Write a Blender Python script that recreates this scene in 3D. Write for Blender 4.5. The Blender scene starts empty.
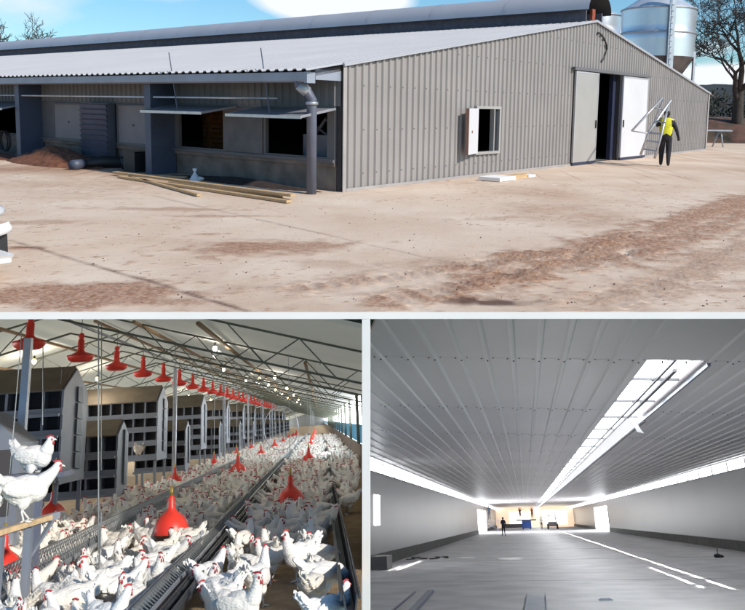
import bpy, bmesh, math, random
import numpy as np
from mathutils import Matrix, Vector, Euler
R = math.radians
PI = math.pi
sc = bpy.context.scene
COL = sc.collection

# ---------------------------------------------------------------- camera, frames of the three places
F, CX, PY, IW, IH = 750.0, 400.0, 195.0, 745.0, 610.0

def norm(v):
    v = np.array(v, float); return v / np.linalg.norm(v)

def cam_ray(u, v):
    return np.array([u - CX, -(v - PY), -F])

def frame(u, v, roll):
    y = norm(cam_ray(u, v)); x = norm(np.cross(y, [0, 1.0, 0])); z = np.cross(x, y)
    c, s = math.cos(roll), math.sin(roll)
    return np.array([c * x + s * z, y, -s * x + c * z])

YR = frame(400, 106, R(-1.0))          # the yard: this is the world
EYE = 1.75

class Place:
    """A real place with level floor z = 0; the camera stands at height h in it."""
    def __init__(s, u, v, roll, h):
        s.R = frame(u, v, roll); s.h = h
        W = YR @ s.R.T
        t = np.array([0, 0, EYE]) - W @ np.array([0, 0, h])
        s.M = Matrix([[*W[0], t[0]], [*W[1], t[1]], [*W[2], t[2]], [0, 0, 0, 1]])
    def hit(s, u, v, n, d):
        r = s.R @ cam_ray(u, v); o = np.array([0, 0, s.h]); n = np.array(n, float)
        return Vector(o + (d - n @ o) / (n @ r) * r)
    def floor(s, u, v, z=0.0):
        return s.hit(u, v, (0, 0, 1), z)

YARD = Place(400, 106, R(-1.0), 1.75)
HEN = Place(320, 420, R(2.0), 1.3)
HALL = Place(525, 519, R(5.0), 1.6)

cd = bpy.data.cameras.new('camera'); cam = bpy.data.objects.new('camera', cd); COL.objects.link(cam)
sc.camera = cam
W = YR
cam.matrix_world = Matrix([[W[0][0], W[0][1], W[0][2], 0], [W[1][0], W[1][1], W[1][2], 0], [W[2][0], W[2][1], W[2][2], EYE], [0, 0, 0, 1]])
cd.sensor_fit = 'HORIZONTAL'; cd.sensor_width = 36; cd.lens = 36 * F / IW
cd.shift_x = -(CX - IW / 2) / IW; cd.shift_y = -(IH / 2 - PY) / IW
cd.clip_start = 0.05; cd.clip_end = 5000

sc.view_settings.view_transform = 'Standard'; sc.view_settings.look = 'None'
sc.view_settings.exposure = 0.0; sc.view_settings.gamma = 1.0; sc.view_settings.use_curve_mapping = False
sc.render.engine = 'CYCLES'
cy = sc.cycles
cy.use_denoising = True
cy.max_bounces = 6; cy.diffuse_bounces = 4; cy.glossy_bounces = 3; cy.transparent_max_bounces = 6
cy.sample_clamp_indirect = 6.0
cy.caustics_reflective = False; cy.caustics_refractive = False

# ---------------------------------------------------------------- sky and sun
SUN = norm([0.70, -0.50, 0.64])
world = bpy.data.worlds.new('World'); sc.world = world; world.use_nodes = True
nt = world.node_tree; N = nt.nodes; L = nt.links
for n in list(N): N.remove(n)
out = N.new('ShaderNodeOutputWorld'); bg = N.new('ShaderNodeBackground'); bg.inputs['Strength'].default_value = 0.13
sky = N.new('ShaderNodeTexSky'); sky.sky_type = 'NISHITA'; sky.sun_disc = False
sky.sun_elevation = math.asin(SUN[2]); sky.sun_rotation = math.atan2(SUN[0], SUN[1])
sky.altitude = 200; sky.air_density = 1.0; sky.dust_density = 0.6; sky.ozone_density = 2.0
tc = N.new('ShaderNodeTexCoord')
mp = N.new('ShaderNodeMapping'); mp.inputs['Scale'].default_value = (3.0, 3.0, 9.0); mp.inputs['Location'].default_value = (0.9, 0.2, 0.4)
no = N.new('ShaderNodeTexNoise'); no.inputs['Scale'].default_value = 1.0; no.inputs['Detail'].default_value = 7; no.inputs['Roughness'].default_value = 0.52
L.new(tc.outputs['Generated'], mp.inputs['Vector']); L.new(mp.outputs[0], no.inputs['Vector'])
def m2(op, a, b, cl=False):
    n = N.new('ShaderNodeMath'); n.operation = op; n.use_clamp = cl
    for i, v in enumerate((a, b)):
        if isinstance(v, (int, float)): n.inputs[i].default_value = v
        else: L.new(v, n.inputs[i])
    return n.outputs[0]
def bank(dx, dz, wx, wz, amp):     # a cloud bank around a direction (dx, 1, dz)
    d = norm([dx, 1, dz])
    sx = N.new('ShaderNodeSeparateXYZ'); L.new(tc.outputs['Generated'], sx.inputs[0])
    a = m2('DIVIDE', m2('SUBTRACT', sx.outputs[0], float(d[0])), wx); b = m2('DIVIDE', m2('SUBTRACT', sx.outputs[2], float(d[2])), wz)
    r = m2('ADD', m2('MULTIPLY', a, a), m2('MULTIPLY', b, b))
    return m2('MULTIPLY', m2('SUBTRACT', 1.0, r, True), amp)
base = m2('MULTIPLY', m2('SUBTRACT', no.outputs['Fac'], 0.50), 2.0)
acc = m2('MULTIPLY', base, 0.8)
for b in ((-0.085, 0.138, 0.125, 0.040, 1.6), (-0.50, 0.13, 0.10, 0.07, 0.42), (-0.34, 0.155, 0.10, 0.03, 0.30), (0.42, 0.045, 0.10, 0.022, 0.9), (0.41, 0.085, 0.04, 0.02, 0.6)):
    acc = m2('ADD', acc, bank(*b))
mask = m2('MULTIPLY', m2('SUBTRACT', acc, 0.30), 2.4, True)
tint = N.new('ShaderNodeMix'); tint.data_type = 'RGBA'; tint.blend_type = 'MULTIPLY'; tint.inputs[0].default_value = 1.0
L.new(sky.outputs[0], tint.inputs[6]); tint.inputs[7].default_value = (0.66, 0.95, 1.08, 1)
mix = N.new('ShaderNodeMix'); mix.data_type = 'RGBA'; L.new(mask, mix.inputs[0]); L.new(tint.outputs[2], mix.inputs[6]); mix.inputs[7].default_value = (7.4, 7.7, 8.1, 1)
L.new(mix.outputs[2], bg.inputs['Color']); L.new(bg.outputs[0], out.inputs['Surface'])
ld = bpy.data.lights.new('sun', 'SUN'); ld.energy = 4.6; ld.angle = R(2.5); ld.color = (1.0, 0.925, 0.82)
sun = bpy.data.objects.new('sun', ld); COL.objects.link(sun); sun.rotation_euler = Vector(SUN).to_track_quat('Z', 'Y').to_euler()

# ---------------------------------------------------------------- materials
MATS = {}
def mat(name, col, rough=0.7, metal=0.0, var=0.12, scale=2.0, bump=0.0, bscale=30.0, col2=None, mixlo=0.45, mixhi=0.6, emit=None, estr=0.0, stretch=(1, 1, 1), sheen=0.0, sss=0.0):
    if name in MATS: return MATS[name]
    m = bpy.data.materials.new(name); m.use_nodes = True; nt = m.node_tree; N = nt.nodes; L = nt.links
    b = N['Principled BSDF']; b.inputs['Roughness'].default_value = rough; b.inputs['Metallic'].default_value = metal
    tc = N.new('ShaderNodeTexCoord'); mp = N.new('ShaderNodeMapping'); mp.inputs['Scale'].default_value = stretch
    L.new(tc.outputs['Object'], mp.inputs['Vector'])
    n = N.new('ShaderNodeTexNoise'); n.inputs['Scale'].default_value = scale; n.inputs['Detail'].default_value = 6; L.new(mp.outputs[0], n.inputs['Vector'])
    r = N.new('ShaderNodeValToRGB'); L.new(n.outputs['Fac'], r.inputs[0])
    c2 = col2 or tuple(min(1, c * (1 + var)) for c in col)
    c1 = col if col2 else tuple(c * (1 - var) for c in col)
    r.color_ramp.elements[0].position = mixlo if col2 else 0.3; r.color_ramp.elements[0].color = (*c1, 1)
    r.color_ramp.elements[1].position = mixhi if col2 else 0.7; r.color_ramp.elements[1].color = (*c2, 1)
    L.new(r.outputs[0], b.inputs['Base Color'])
    if bump:
        n2 = N.new('ShaderNodeTexNoise'); n2.inputs['Scale'].default_value = bscale; n2.inputs['Detail'].default_value = 4; L.new(mp.outputs[0], n2.inputs['Vector'])
        bp = N.new('ShaderNodeBump'); bp.inputs['Strength'].default_value = bump; bp.inputs['Distance'].default_value = 0.02
        L.new(n2.outputs['Fac'], bp.inputs['Height']); L.new(bp.outputs[0], b.inputs['Normal'])
    if emit:
        b.inputs['Emission Color'].default_value = (*emit, 1); b.inputs['Emission Strength'].default_value = estr
    if sss: b.inputs['Subsurface Weight'].default_value = sss; b.inputs['Subsurface Scale'].default_value = 0.02
    MATS[name] = m
    return m

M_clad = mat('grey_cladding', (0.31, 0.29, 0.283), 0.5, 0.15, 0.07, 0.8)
M_cladside = mat('side_cladding', (0.18, 0.175, 0.185), 0.6, 0.0, 0.08, 1.0)  # same grey cladding, darkened in colour for the shade under the eave
M_roof = mat('pale_roof', (0.44, 0.435, 0.45), 0.5, 0.0, 0.05, 0.5)
M_canopy = mat('canopy_sheet', (0.46, 0.46, 0.50), 0.45, 0.2, 0.05, 0.7)
M_mesh = mat('dark_mesh', (0.10, 0.10, 0.13), 0.8, 0, 0.2, 5)
M_blue = mat('galvanised_blue', (0.075, 0.095, 0.15), 0.5, 0.2, 0.15, 2)
M_galv = mat('galvanised', (0.42, 0.45, 0.50), 0.42, 0.55, 0.14, 3)
M_gutter = mat('gutter_grey', (0.30, 0.33, 0.40), 0.5, 0.2, 0.1, 2)
M_pipe = mat('pipe_grey', (0.12, 0.13, 0.175), 0.45, 0.1, 0.15, 3)
M_block = mat('block_concrete', (0.20, 0.165, 0.14), 0.9, 0, 0.35, 2.5, 0.3, 20)
M_frame = mat('window_frame_grey', (0.13, 0.13, 0.14), 0.6, 0, 0.08, 2)
M_panel = mat('flap_panel', (0.26, 0.26, 0.29), 0.5, 0.1, 0.08, 2)
M_closed = mat('closed_panel', (0.22, 0.21, 0.225), 0.6, 0, 0.10, 1.5)
M_dark = mat('inside_shade', (0.055, 0.052, 0.055), 0.9)  # near-black colour puts the shade of interiors and holes into surfaces
M_black = mat('black_plastic', (0.02, 0.02, 0.022), 0.5, 0, 0.2)
M_glass = mat('dark_glass', (0.03, 0.035, 0.045), 0.08, 0, 0.1)
M_white = mat('white_paint', (0.90, 0.89, 0.88), 0.5, 0, 0.03)
M_wdoor = mat('white_door', (0.60, 0.60, 0.63), 0.45, 0, 0.04, 1)
M_bdoor = mat('beige_door', (0.40, 0.385, 0.37), 0.4, 0.2, 0.06, 1)
M_navy = mat('navy_trim', (0.025, 0.032, 0.07), 0.5)
M_rust = mat('rusty_steel', (0.26, 0.06, 0.03), 0.8, 0.1, 0.3, 8)
M_timber = mat('timber', (0.52, 0.36, 0.20), 0.75, 0, 0.2, 3, 0.2, 30, stretch=(1, 8, 8))
M_soil = mat('red_soil', (0.17, 0.065, 0.035), 0.95, 0, 0.4, 6, 1.0, 14)
M_bag = mat('plastic_bag', (0.7, 0.72, 0.75), 0.4)
M_silo = mat('silo_metal', (0.74, 0.75, 0.78), 0.34, 0.8, 0.06, 0.8)
M_silocone = mat('silo_hopper', (0.14, 0.12, 0.12), 0.5, 0.5, 0.3, 2)
M_bark = mat('bark', (0.055, 0.045, 0.04), 0.95, 0, 0.3, 6)
M_hedge = mat('hedge_leaf', (0.028, 0.032, 0.022), 0.9, 0, 0.5, 2)
M_bank = mat('earth_bank', (0.12, 0.06, 0.045), 0.95, 0, 0.35, 1.2, 1.0, 3, col2=(0.06, 0.045, 0.03))
M_grass = mat('grass_field', (0.05, 0.06, 0.03), 0.95, 0, 0.3, 0.08)
M_hill = mat('far_hill', (0.025, 0.03, 0.035), 1.0, 0, 0.35, 0.05)
M_orange = mat('orange_boards', (0.30, 0.13, 0.05), 0.8, 0, 0.3, 3)
M_fluoro = mat('fluoro_yellow', (0.75, 0.72, 0.03), 0.6, 0, 0.1, 8)
M_cloth = mat('dark_cloth', (0.018, 0.018, 0.024), 0.85, 0, 0.3, 8)
M_cloth2 = mat('navy_cloth', (0.03, 0.04, 0.07), 0.85, 0, 0.3, 8)
M_cloth3 = mat('pale_cloth', (0.45, 0.45, 0.45), 0.85, 0, 0.2, 8)
M_skin = mat('skin', (0.42, 0.24, 0.17), 0.6)
M_hair = mat('dark_hair', (0.015, 0.012, 0.01), 0.8)
M_alu = mat('aluminium', (0.55, 0.55, 0.57), 0.35, 0.6, 0.1, 6)
M_carp = mat('car_paint', (0.78, 0.78, 0.80), 0.18, 0.0, 0.02)
M_tyre = mat('tyre_rubber', (0.02, 0.02, 0.02), 0.8)
M_lens = mat('lamp_lens', (0.5, 0.5, 0.52), 0.1)

# ---------------------------------------------------------------- mesh builder
class MB:
    def __init__(s): s.v = []; s.f = []; s.m = []; s.slot = 0; s.sm = []
    def add(s, vs, fs, smooth=False):
        o = len(s.v); s.v += [tuple(p) for p in vs]; s.f += [tuple(o + i for i in f) for f in fs]
        s.m += [s.slot] * len(fs); s.sm += [smooth] * len(fs); return s
    def box(s, x0, x1, y0, y1, z0, z1):
        vs = [(x, y, z) for x in (x0, x1) for y in (y0, y1) for z in (z0, z1)]
        return s.add(vs, [(0, 1, 3, 2), (4, 6, 7, 5), (0, 4, 5, 1), (2, 3, 7, 6), (0, 2, 6, 4), (1, 5, 7, 3)])
    def obox(s, c, size, rot=(0, 0, 0)):
        E = Euler(rot).to_matrix(); c = Vector(c)
        vs = [c + E @ Vector((x * size[0] / 2, y * size[1] / 2, z * size[2] / 2)) for x in (-1, 1) for y in (-1, 1) for z in (-1, 1)]
        return s.add(vs, [(0, 1, 3, 2), (4, 6, 7, 5), (0, 4, 5, 1), (2, 3, 7, 6), (0, 2, 6, 4), (1, 5, 7, 3)])
    def bar(s, a, b, w, h=None):
        a = Vector(a); b = Vector(b); d = b - a
        if d.length < 1e-6: return s
        h = h or w; q = d.to_track_quat('Y', 'Z').to_matrix(); c = (a + b) / 2
        vs = [c + q @ Vector((x * w / 2, y * d.length / 2, z * h / 2)) for x in (-1, 1) for y in (-1, 1) for z in (-1, 1)]
        return s.add(vs, [(0, 1, 3, 2), (4, 6, 7, 5), (0, 4, 5, 1), (2, 3, 7, 6), (0, 2, 6, 4), (1, 5, 7, 3)])
    def tube(s, pts, r, n=8, cap=True):
        pts = [Vector(p) for p in pts]; k = len(pts)
        rs = r if isinstance(r, (list, tuple)) else [r] * k
        vs = []; fs = []; up = None
        for i, p in enumerate(pts):
            d = (pts[min(i + 1, k - 1)] - pts[max(i - 1, 0)]).normalized()
            if up is None: up = Vector((0, 0, 1)) if abs(d.z) < 0.9 else Vector((1, 0, 0))
            a = d.cross(up)
            if a.length < 1e-4: a = d.cross(Vector((0.3, 1, 0.2)))
            a.normalize(); b = a.cross(d).normalized(); up = b
            for j in range(n):
                t = 2 * PI * j / n; vs.append(p + (a * math.cos(t) + b * math.sin(t)) * rs[i])
        for i in range(k - 1):
            for j in range(n):
                fs.append((i * n + j, i * n + (j + 1) % n, (i + 1) * n + (j + 1) % n, (i + 1) * n + j))
        if cap: fs += [tuple(range(n))[::-1], tuple((k - 1) * n + j for j in range(n))]
        return s.add(vs, fs, n > 5)
    def lathe(s, prof, n=20, c=(0, 0, 0)):
        c = Vector(c); vs = []; fs = []
        for r, z in prof:
            for j in range(n):
                t = 2 * PI * j / n; vs.append(c + Vector((r * math.cos(t), r * math.sin(t), z)))
        for i in range(len(prof) - 1):
            for j in range(n):
                fs.append((i * n + j, i * n + (j + 1) % n, (i + 1) * n + (j + 1) % n, (i + 1) * n + j))
        return s.add(vs, fs, True)
    def ell(s, c, r, rot=(0, 0, 0), n=12, m=8):
        E = Euler(rot).to_matrix(); c = Vector(c); vs = []; fs = []
        for i in range(m + 1):
            p = PI * i / m
            for j in range(n):
                t = 2 * PI * j / n
                vs.append(c + E @ Vector((r[0] * math.sin(p) * math.cos(t), r[1] * math.sin(p) * math.sin(t), r[2] * math.cos(p))))
        for i in range(m):
            for j in range(n):
                fs.append((i * n + j, (i + 1) * n + j, (i + 1) * n + (j + 1) % n, i * n + (j + 1) % n))
        return s.add(vs, fs, True)
    def prism(s, poly, axis, a, b):    # poly in the two other axes
        def P(u, w, t): return {0: (t, u, w), 1: (u, t, w), 2: (u, w, t)}[axis]
        n = len(poly); vs = [P(u, w, a) for u, w in poly] + [P(u, w, b) for u, w in poly]
        fs = [tuple(range(n)), tuple(range(n, 2 * n))[::-1]] + [(i, i + n, (i + 1) % n + n, (i + 1) % n) for i in range(n)]
        return s.add(vs, fs)
    def mesh(s, name, mats):
        me = bpy.data.meshes.new(name); me.from_pydata([tuple(v) for v in s.v], [], s.f)
        for m in (mats if isinstance(mats, (list, tuple)) else [mats]): me.materials.append(m)
        me.polygons.foreach_set('material_index', s.m); me.polygons.foreach_set('use_smooth', s.sm)
        me.update(); return me

def tag(o, label=None, cat=None, group=None, kind=None):
    if label: o['label'] = label
    if cat: o['category'] = cat
    if group: o['group'] = group
    if kind: o['kind'] = kind
    return o
def put(o, place, loc=(0, 0, 0), rz=0.0, tilt=None):
    m = place.M @ Matrix.Translation(loc) @ Matrix.Rotation(rz, 4, 'Z')
    if tilt: m = m @ Euler(tilt).to_matrix().to_4x4()
    o.matrix_world = m
    return o
def thing(name, label, cat, place, loc=(0, 0, 0), rz=0.0, group=None, mb=None, mats=None, tilt=None):
    o = bpy.data.objects.new(name, mb.mesh(name, mats) if mb else None); COL.objects.link(o)
    put(o, place, loc, rz, tilt)
    return tag(o, label, cat, group)
def part(name, mb, mats, parent, label=None, loc=None, rz=0.0):
    o = bpy.data.objects.new(name, mb.mesh(name, mats)); COL.objects.link(o); o.parent = parent
    if loc: o.location = loc; o.rotation_euler = (0, 0, rz)
    if label: o['label'] = label
    return o
def struct(name, mb, mats, place):
    o = bpy.data.objects.new(name, mb.mesh(name, mats)); COL.objects.link(o); put(o, place)
    o['kind'] = 'structure'; return o
def copy_tree(o, parent=None):
    c = o.copy(); COL.objects.link(c)
    if parent is not None:
        c.parent = parent
    for ch in list(o.children): copy_tree(ch, c)
    return c
def evaluated(obj):
    dg = bpy.context.evaluated_depsgraph_get(); dg.update()
    return bpy.data.meshes.new_from_object(obj.evaluated_get(dg))

# =================================================================================================
# 1. THE YARD AND THE LONG SHED
# =================================================================================================
rng = np.random.RandomState(4)
def vnoise(x, y, seed=0):
    r = np.random.RandomState(seed); T = r.rand(256, 256)
    xi = np.floor(x).astype(int); yi = np.floor(y).astype(int); fx = x - xi; fy = y - yi
    fx = fx * fx * (3 - 2 * fx); fy = fy * fy * (3 - 2 * fy)
    g = lambda a, b: T[a % 256, b % 256]
    return (g(xi, yi) * (1 - fx) + g(xi + 1, yi) * fx) * (1 - fy) + (g(xi, yi + 1) * (1 - fx) + g(xi + 1, yi + 1) * fx) * fy
def fbm(x, y, seed=0, o=4):
    s = 0; a = 0.5; t = 0
    for i in range(o):
        s = s + a * vnoise(x * 2 ** i + 13 * i, y * 2 ** i + 7 * i, seed + i); t += a; a *= 0.55
    return s / t
def segd(X, Y, a, b):
    ax, ay = a; bx, by = b; dx, dy = bx - ax, by - ay
    t = np.clip(((X - ax) * dx + (Y - ay) * dy) / (dx * dx + dy * dy), 0, 1)
    return np.hypot(X - ax - t * dx, Y - ay - t * dy), t

E0 = YARD.floor(-90, 312); E1 = YARD.floor(840, 312)
def edge_y(x): return E0.y + (x - E0.x) / (E1.x - E0.x) * (E1.y - E0.y)
xs = np.concatenate([[-2500, -600, -150, -60, -30, -20, -14], np.arange(-12, 16, 0.055), [17, 22, 30, 60, 150, 600, 2500]])
tv = np.concatenate([np.geomspace(0.6, 12, 420) - 0.6, [13, 15, 18, 22, 28, 40, 70, 150, 400, 1200, 4000]])
X, Tt = np.meshgrid(xs, tv); Y = Tt + (E0.y + (np.clip(X, -30, 30) - E0.x) / (E1.x - E0.x) * (E1.y - E0.y))
dirt = np.zeros_like(X); dark = np.zeros_like(X); H = np.zeros_like(X)
n1 = fbm(X * 1.1, Y * 1.1, 3, 5); n2 = fbm(X * 5, Y * 5, 9, 4); n3 = fbm(X * 0.35, Y * 0.35, 21, 3); nw = fbm(X * 0.9, Y * 0.9, 31)
def blob(cx, cy, rx, ry, ang, amp, thr=0.35):
    global dirt
    c, s = math.cos(ang), math.sin(ang); dx = X - cx; dy = Y - cy
    q = np.hypot((dx * c + dy * s) / rx, (-dx * s + dy * c) / ry)
    dirt = np.maximum(dirt, np.clip((1.15 - q) * 1.6 + (n2 - 0.5) * 2.4 + (n1 - .5) * 1.5 - thr, 0, 1) * amp)
blob(-1.9, 8.9, 1.1, 0.6, 0.2, 0.95, .2); blob(-1.2, 9.1, 1.3, 0.5, 0.3, 0.85, .25); blob(-3.0, 6.7, 1.25, 0.5, 0.1, 1.0, -.2); blob(-2.3, 6.5, .8, .3, .1, .8, .2); blob(-3.9, 12.2, 1.5, .25, .05, .6, .2); blob(-2.8, 11.5, .8, .15, .1, .7, .1); blob(0.6, 8.2, 1.2, .5, .3, .6, .3); blob(2.6, 7.3, 1.2, .5, .3, .6, .3); blob(3.8, 8.6, 1.4, .6, .5, .6, .4); blob(1.6, 11.8, 1.6, .3, .4, .5, .4); blob(-5.4, 10.6, 1.2, .3, .1, .6, .3)
blob(0.5, 6.75, 0.75, 0.35, 0.1, 1.0, 0.2); blob(-5.4, 13.4, 1.2, 0.2, 0.1, 0.3); blob(-0.6, 8.1, 0.5, 0.3, 0, 0.4)
blob(-4.4, 8.76, 0.28, 0.14, 0, 0.9, 0.0); blob(-2.55, 9.9, 0.25, 0.12, 0, 0.8, 0.0); blob(6.6, 14.6, 0.7, 0.5, 0.6, 0.9, 0.1)
blob(-8.6, 19.5, 2.6, 1.6, 0.1, 0.95, 0.0); blob(-6, 17.5, 2.5, 0.8, -0.4, 0.5); blob(-12, 19, 5, 3, 0, .7)
# diagonal band of mud and tyre ruts from the near centre to the right
for a, b, w, amp in (((0.0, 6.6), (3.0, 9.2), 0.45, 0.55), ((1.2, 7.6), (7.5, 15.5), 0.55, 0.75), ((0.6, 7.9), (3.6, 10.5), 0.4, 0.55), ((1.8, 6.6), (6, 11.2), 0.5, 0.35), ((-0.9, 7.0), (1.8, 8.9), 0.35, 0.4), ((3, 9.5), (12, 19.5), .7, .55)):
    d, t = segd(X + (nw - .5) * 0.5, Y, a, b)
    k = np.clip((1 - d / (w * 1.35)) * 1.25 + (n2 - 0.5) * 2.2 + (n1 - .5) * 1.6 - 0.12, 0, 1) * min(1, amp * 1.35)
    dirt = np.maximum(dirt, np.clip(k * 1.25, 0, 1))
    L_ = math.hypot(b[0] - a[0], b[1] - a[1])
    tread = np.sin(t * L_ * 2 * PI / 0.17 + np.where(d > w * .5, 1.5, 0)) * np.clip(1 - d / w, 0, 1)
    H += 0.020 * tread * (d < w) + 0.020 * np.clip(1 - d / w, 0, 1) * (n2 - .5); dirt = np.where(d < w, np.clip(dirt * (1 + 0.35 * tread), 0, 1), dirt)
for a, b, w, amp in (((-4.85, 9.25), (-1.24, 6.18), 0.035, 0.85), ((-4.69, 14.06), (-0.35, 9.33), 0.03, 0.55), ((-0.35, 9.33), (1.6, 7.2), 0.03, 0.5), ((-1.2, 14.3), (5.5, 21.5), 0.03, .3)):
    d, t = segd(X + (nw - .5) * 0.12, Y, a, b); dark = np.maximum(dark, np.clip(1.3 - d / w, 0, 1) * amp * np.clip(n2 * 1.6, 0, 1)); H -= 0.006 * np.clip(1 - d / w, 0, 1)
dark = np.maximum(dark, np.clip((1 - np.hypot((X - .85) / .55, (Y - 6.62) / .16)) * 2 + (n2 - .5) * 2, 0, 1) * 0.9)
dark = np.maximum(dark, np.clip((1 - np.hypot((X + 4.38) / .22, (Y - 8.76) / .05)) * 2 + (n2 - .5) * 1, 0, 1) * 0.9)
speck = (fbm(X * 11, Y * 11, 77, 3) > 0.74) * 0.7 * (n3 > 0.40); dirt = np.maximum(dirt, speck)
dirt = np.maximum(dirt, np.clip((n3 - .52) * 3, 0, 1) * 0.75 * np.clip(n2 * 1.8 - .3, 0, 1))
H += 0.010 * (n1 - .5) + 0.006 * (n2 - .5) + dirt * 0.008
H = np.where(np.abs(X) > 16, 0, H); H[tv > 14, :] = 0; H[0, :] = 0
nx, ny = len(xs), len(tv)
me = bpy.data.meshes.new('ground'); V = np.stack([X, Y, H], -1).reshape(-1, 3)
idx = np.arange(nx * ny).reshape(ny, nx); Q = np.stack([idx[:-1, :-1], idx[:-1, 1:], idx[1:, 1:], idx[1:, :-1]], -1).reshape(-1, 4)
me.vertices.add(len(V)); me.vertices.foreach_set('co', V.ravel()); me.loops.add(Q.size); me.loops.foreach_set('vertex_index', Q.ravel().astype(np.int32))
me.polygons.add(len(Q)); me.polygons.foreach_set('loop_start', np.arange(0, Q.size, 4, dtype=np.int32)); me.polygons.foreach_set('loop_total', np.full(len(Q), 4, dtype=np.int32))
me.update(calc_edges=True); me.polygons.foreach_set('use_smooth', np.ones(len(Q), bool))
for nm, arr in (('dirt', dirt), ('dark', dark)):
    at = me.attributes.new(nm, 'FLOAT', 'POINT'); at.data.foreach_set('value', arr.ravel().astype(np.float32))
gm = bpy.data.materials.new('yard_ground'); gm.use_nodes = True; nt = gm.node_tree; N = nt.nodes; L = nt.links; b = N['Principled BSDF']; b.inputs['Roughness'].default_value = 0.9
def ramp(fac, e):
    r = N.new('ShaderNodeValToRGB'); L.new(fac, r.inputs[0]); r.color_ramp.elements[0].position = e[0][0]; r.color_ramp.elements[0].color = (*e[0][1], 1)
    r.color_ramp.elements[1].position = e[1][0]; r.color_ramp.elements[1].color = (*e[1][1], 1)
    for p, c in e[2:]:
        q = r.color_ramp.elements.new(p); q.color = (*c, 1)
    return r.outputs[0]
def noise(scale, det=6, vec=None, rough=0.55):
    n = N.new('ShaderNodeTexNoise'); n.inputs['Scale'].default_value = scale; n.inputs['Detail'].default_value = det; n.inputs['Roughness'].default_value = rough
    L.new(vec if vec else tco.outputs['Object'], n.inputs['Vector']); return n.outputs['Fac']
def mixc(f, a, bb):
    m = N.new('ShaderNodeMix'); m.data_type = 'RGBA'
    if isinstance(f, float): m.inputs[0].default_value = f
    else: L.new(f, m.inputs[0])
    for i, c in ((6, a), (7, bb)):
        if isinstance(c, tuple): m.inputs[i].default_value = (*c, 1)
        else: L.new(c, m.inputs[i])
    return m.outputs[2]
tco = N.new('ShaderNodeTexCoord')
c0 = ramp(noise(0.5, 8), [(0.33, (0.60, 0.44, 0.325)), (0.66, (0.73, 0.595, 0.475))])
c1 = mixc(ramp(noise(7, 9, rough=.7), [(0.55, (0, 0, 0)), (0.75, (0.5, 0.5, 0.5))]), c0, (0.42, 0.25, 0.16))
ad = N.new('ShaderNodeAttribute'); ad.attribute_name = 'dirt'; ak = N.new('ShaderNodeAttribute'); ak.attribute_name = 'dark'
mm = N.new('ShaderNodeMath'); mm.operation = 'MULTIPLY'; L.new(ad.outputs['Fac'], mm.inputs[0]); L.new(ramp(noise(26, 6, rough=.7), [(0.27, (0.25,) * 3), (0.56, (1.0,) * 3)]), mm.inputs[1])
c2 = mixc(mm.outputs[0], c1, ramp(noise(12), [(0.3, (0.22, 0.10, 0.055)), (0.7, (0.42, 0.225, 0.13))]))
c3 = mixc(ak.outputs['Fac'], c2, (0.09, 0.04, 0.025))
L.new(c3, b.inputs['Base Color'])
bp = N.new('ShaderNodeBump'); bp.inputs['Strength'].default_value = 0.5; bp.inputs['Distance'].default_value = 0.015; L.new(noise(22, 8, rough=.7), bp.inputs['Height']); L.new(bp.outputs[0], b.inputs['Normal'])
me.materials.append(gm)
gr = bpy.data.objects.new('ground', me); COL.objects.link(gr); gr['kind'] = 'structure'

# added white dividers between the three views, shaped as beam and post
bm_ = MB(); d = Vector((E1.x - E0.x, E1.y - E0.y, 0)).normalized(); nrm = Vector((d.y, -d.x, 0))
p0 = Vector((E0.x, E0.y, 0)); p1 = Vector((E1.x, E1.y, 0)); zb = -0.06
q = [p0 + nrm * 0.004, p1 + nrm * 0.004, p1 - nrm * 0.10, p0 - nrm * 0.10]
bm_.add([v + Vector((0, 0, 0.0)) - nrm * 0 + Vector((0, 0, -0.012)) for v in q] + [v + Vector((0, 0, zb)) for v in q], [(3, 2, 1, 0), (4, 5, 6, 7), (0, 1, 5, 4), (1, 2, 6, 5), (2, 3, 7, 6), (3, 0, 4, 7)])
bm_.add([p0 + nrm * 0.004, p1 + nrm * 0.004, p1 + nrm * 0.001, p0 + nrm * 0.001, p0 + nrm * 0.004 + Vector((0, 0, -.0119)), p1 + nrm * 0.004 + Vector((0, 0, -.0119)), p1 + nrm * 0.001 + Vector((0, 0, -.0119)), p0 + nrm * 0.001 + Vector((0, 0, -.0119))], [(3, 2, 1, 0), (4, 5, 6, 7), (0, 1, 5, 4), (2, 3, 7, 6)])
thing('divider_beam', 'long straight white dividing strip added along the cut front edge of the dirt yard', 'beam', YARD, mb=bm_, mats=M_white)
ps = MB(); w_ = 0.0
pt = [YARD.hit(u, v, (0, 1, 0), 6.235) for u, v in ((362, 318.9), (370, 318.9), (370, 640), (362, 640))]
ps.add([p for p in pt] + [p + Vector((0.0, 0.09, 0)) for p in pt], [(0, 3, 2, 1), (4, 5, 6, 7), (0, 1, 5, 4), (1, 2, 6, 5), (2, 3, 7, 6), (3, 0, 4, 7)])
thing('post', 'white upright dividing strip added between the hen house and the empty hall', 'post', YARD, mb=ps, mats=M_white)
pw = MB(); a0 = YARD.R @ cam_ray(366, 330); dirx = Vector((a0[0], a0[1], 0)).normalized(); sd = Vector((dirx.y, -dirx.x, 0)) * 0.012
A = dirx * 6.35; B = dirx * 30
zt = lambda dd: YARD.hit(366, 322, (0, 1, 0), (dirx * dd).y).z
quad = [(A, zt(6.35) - 0.02), (B, zt(30) - 0.6), (B, -26), (A, -4.5)]
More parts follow.
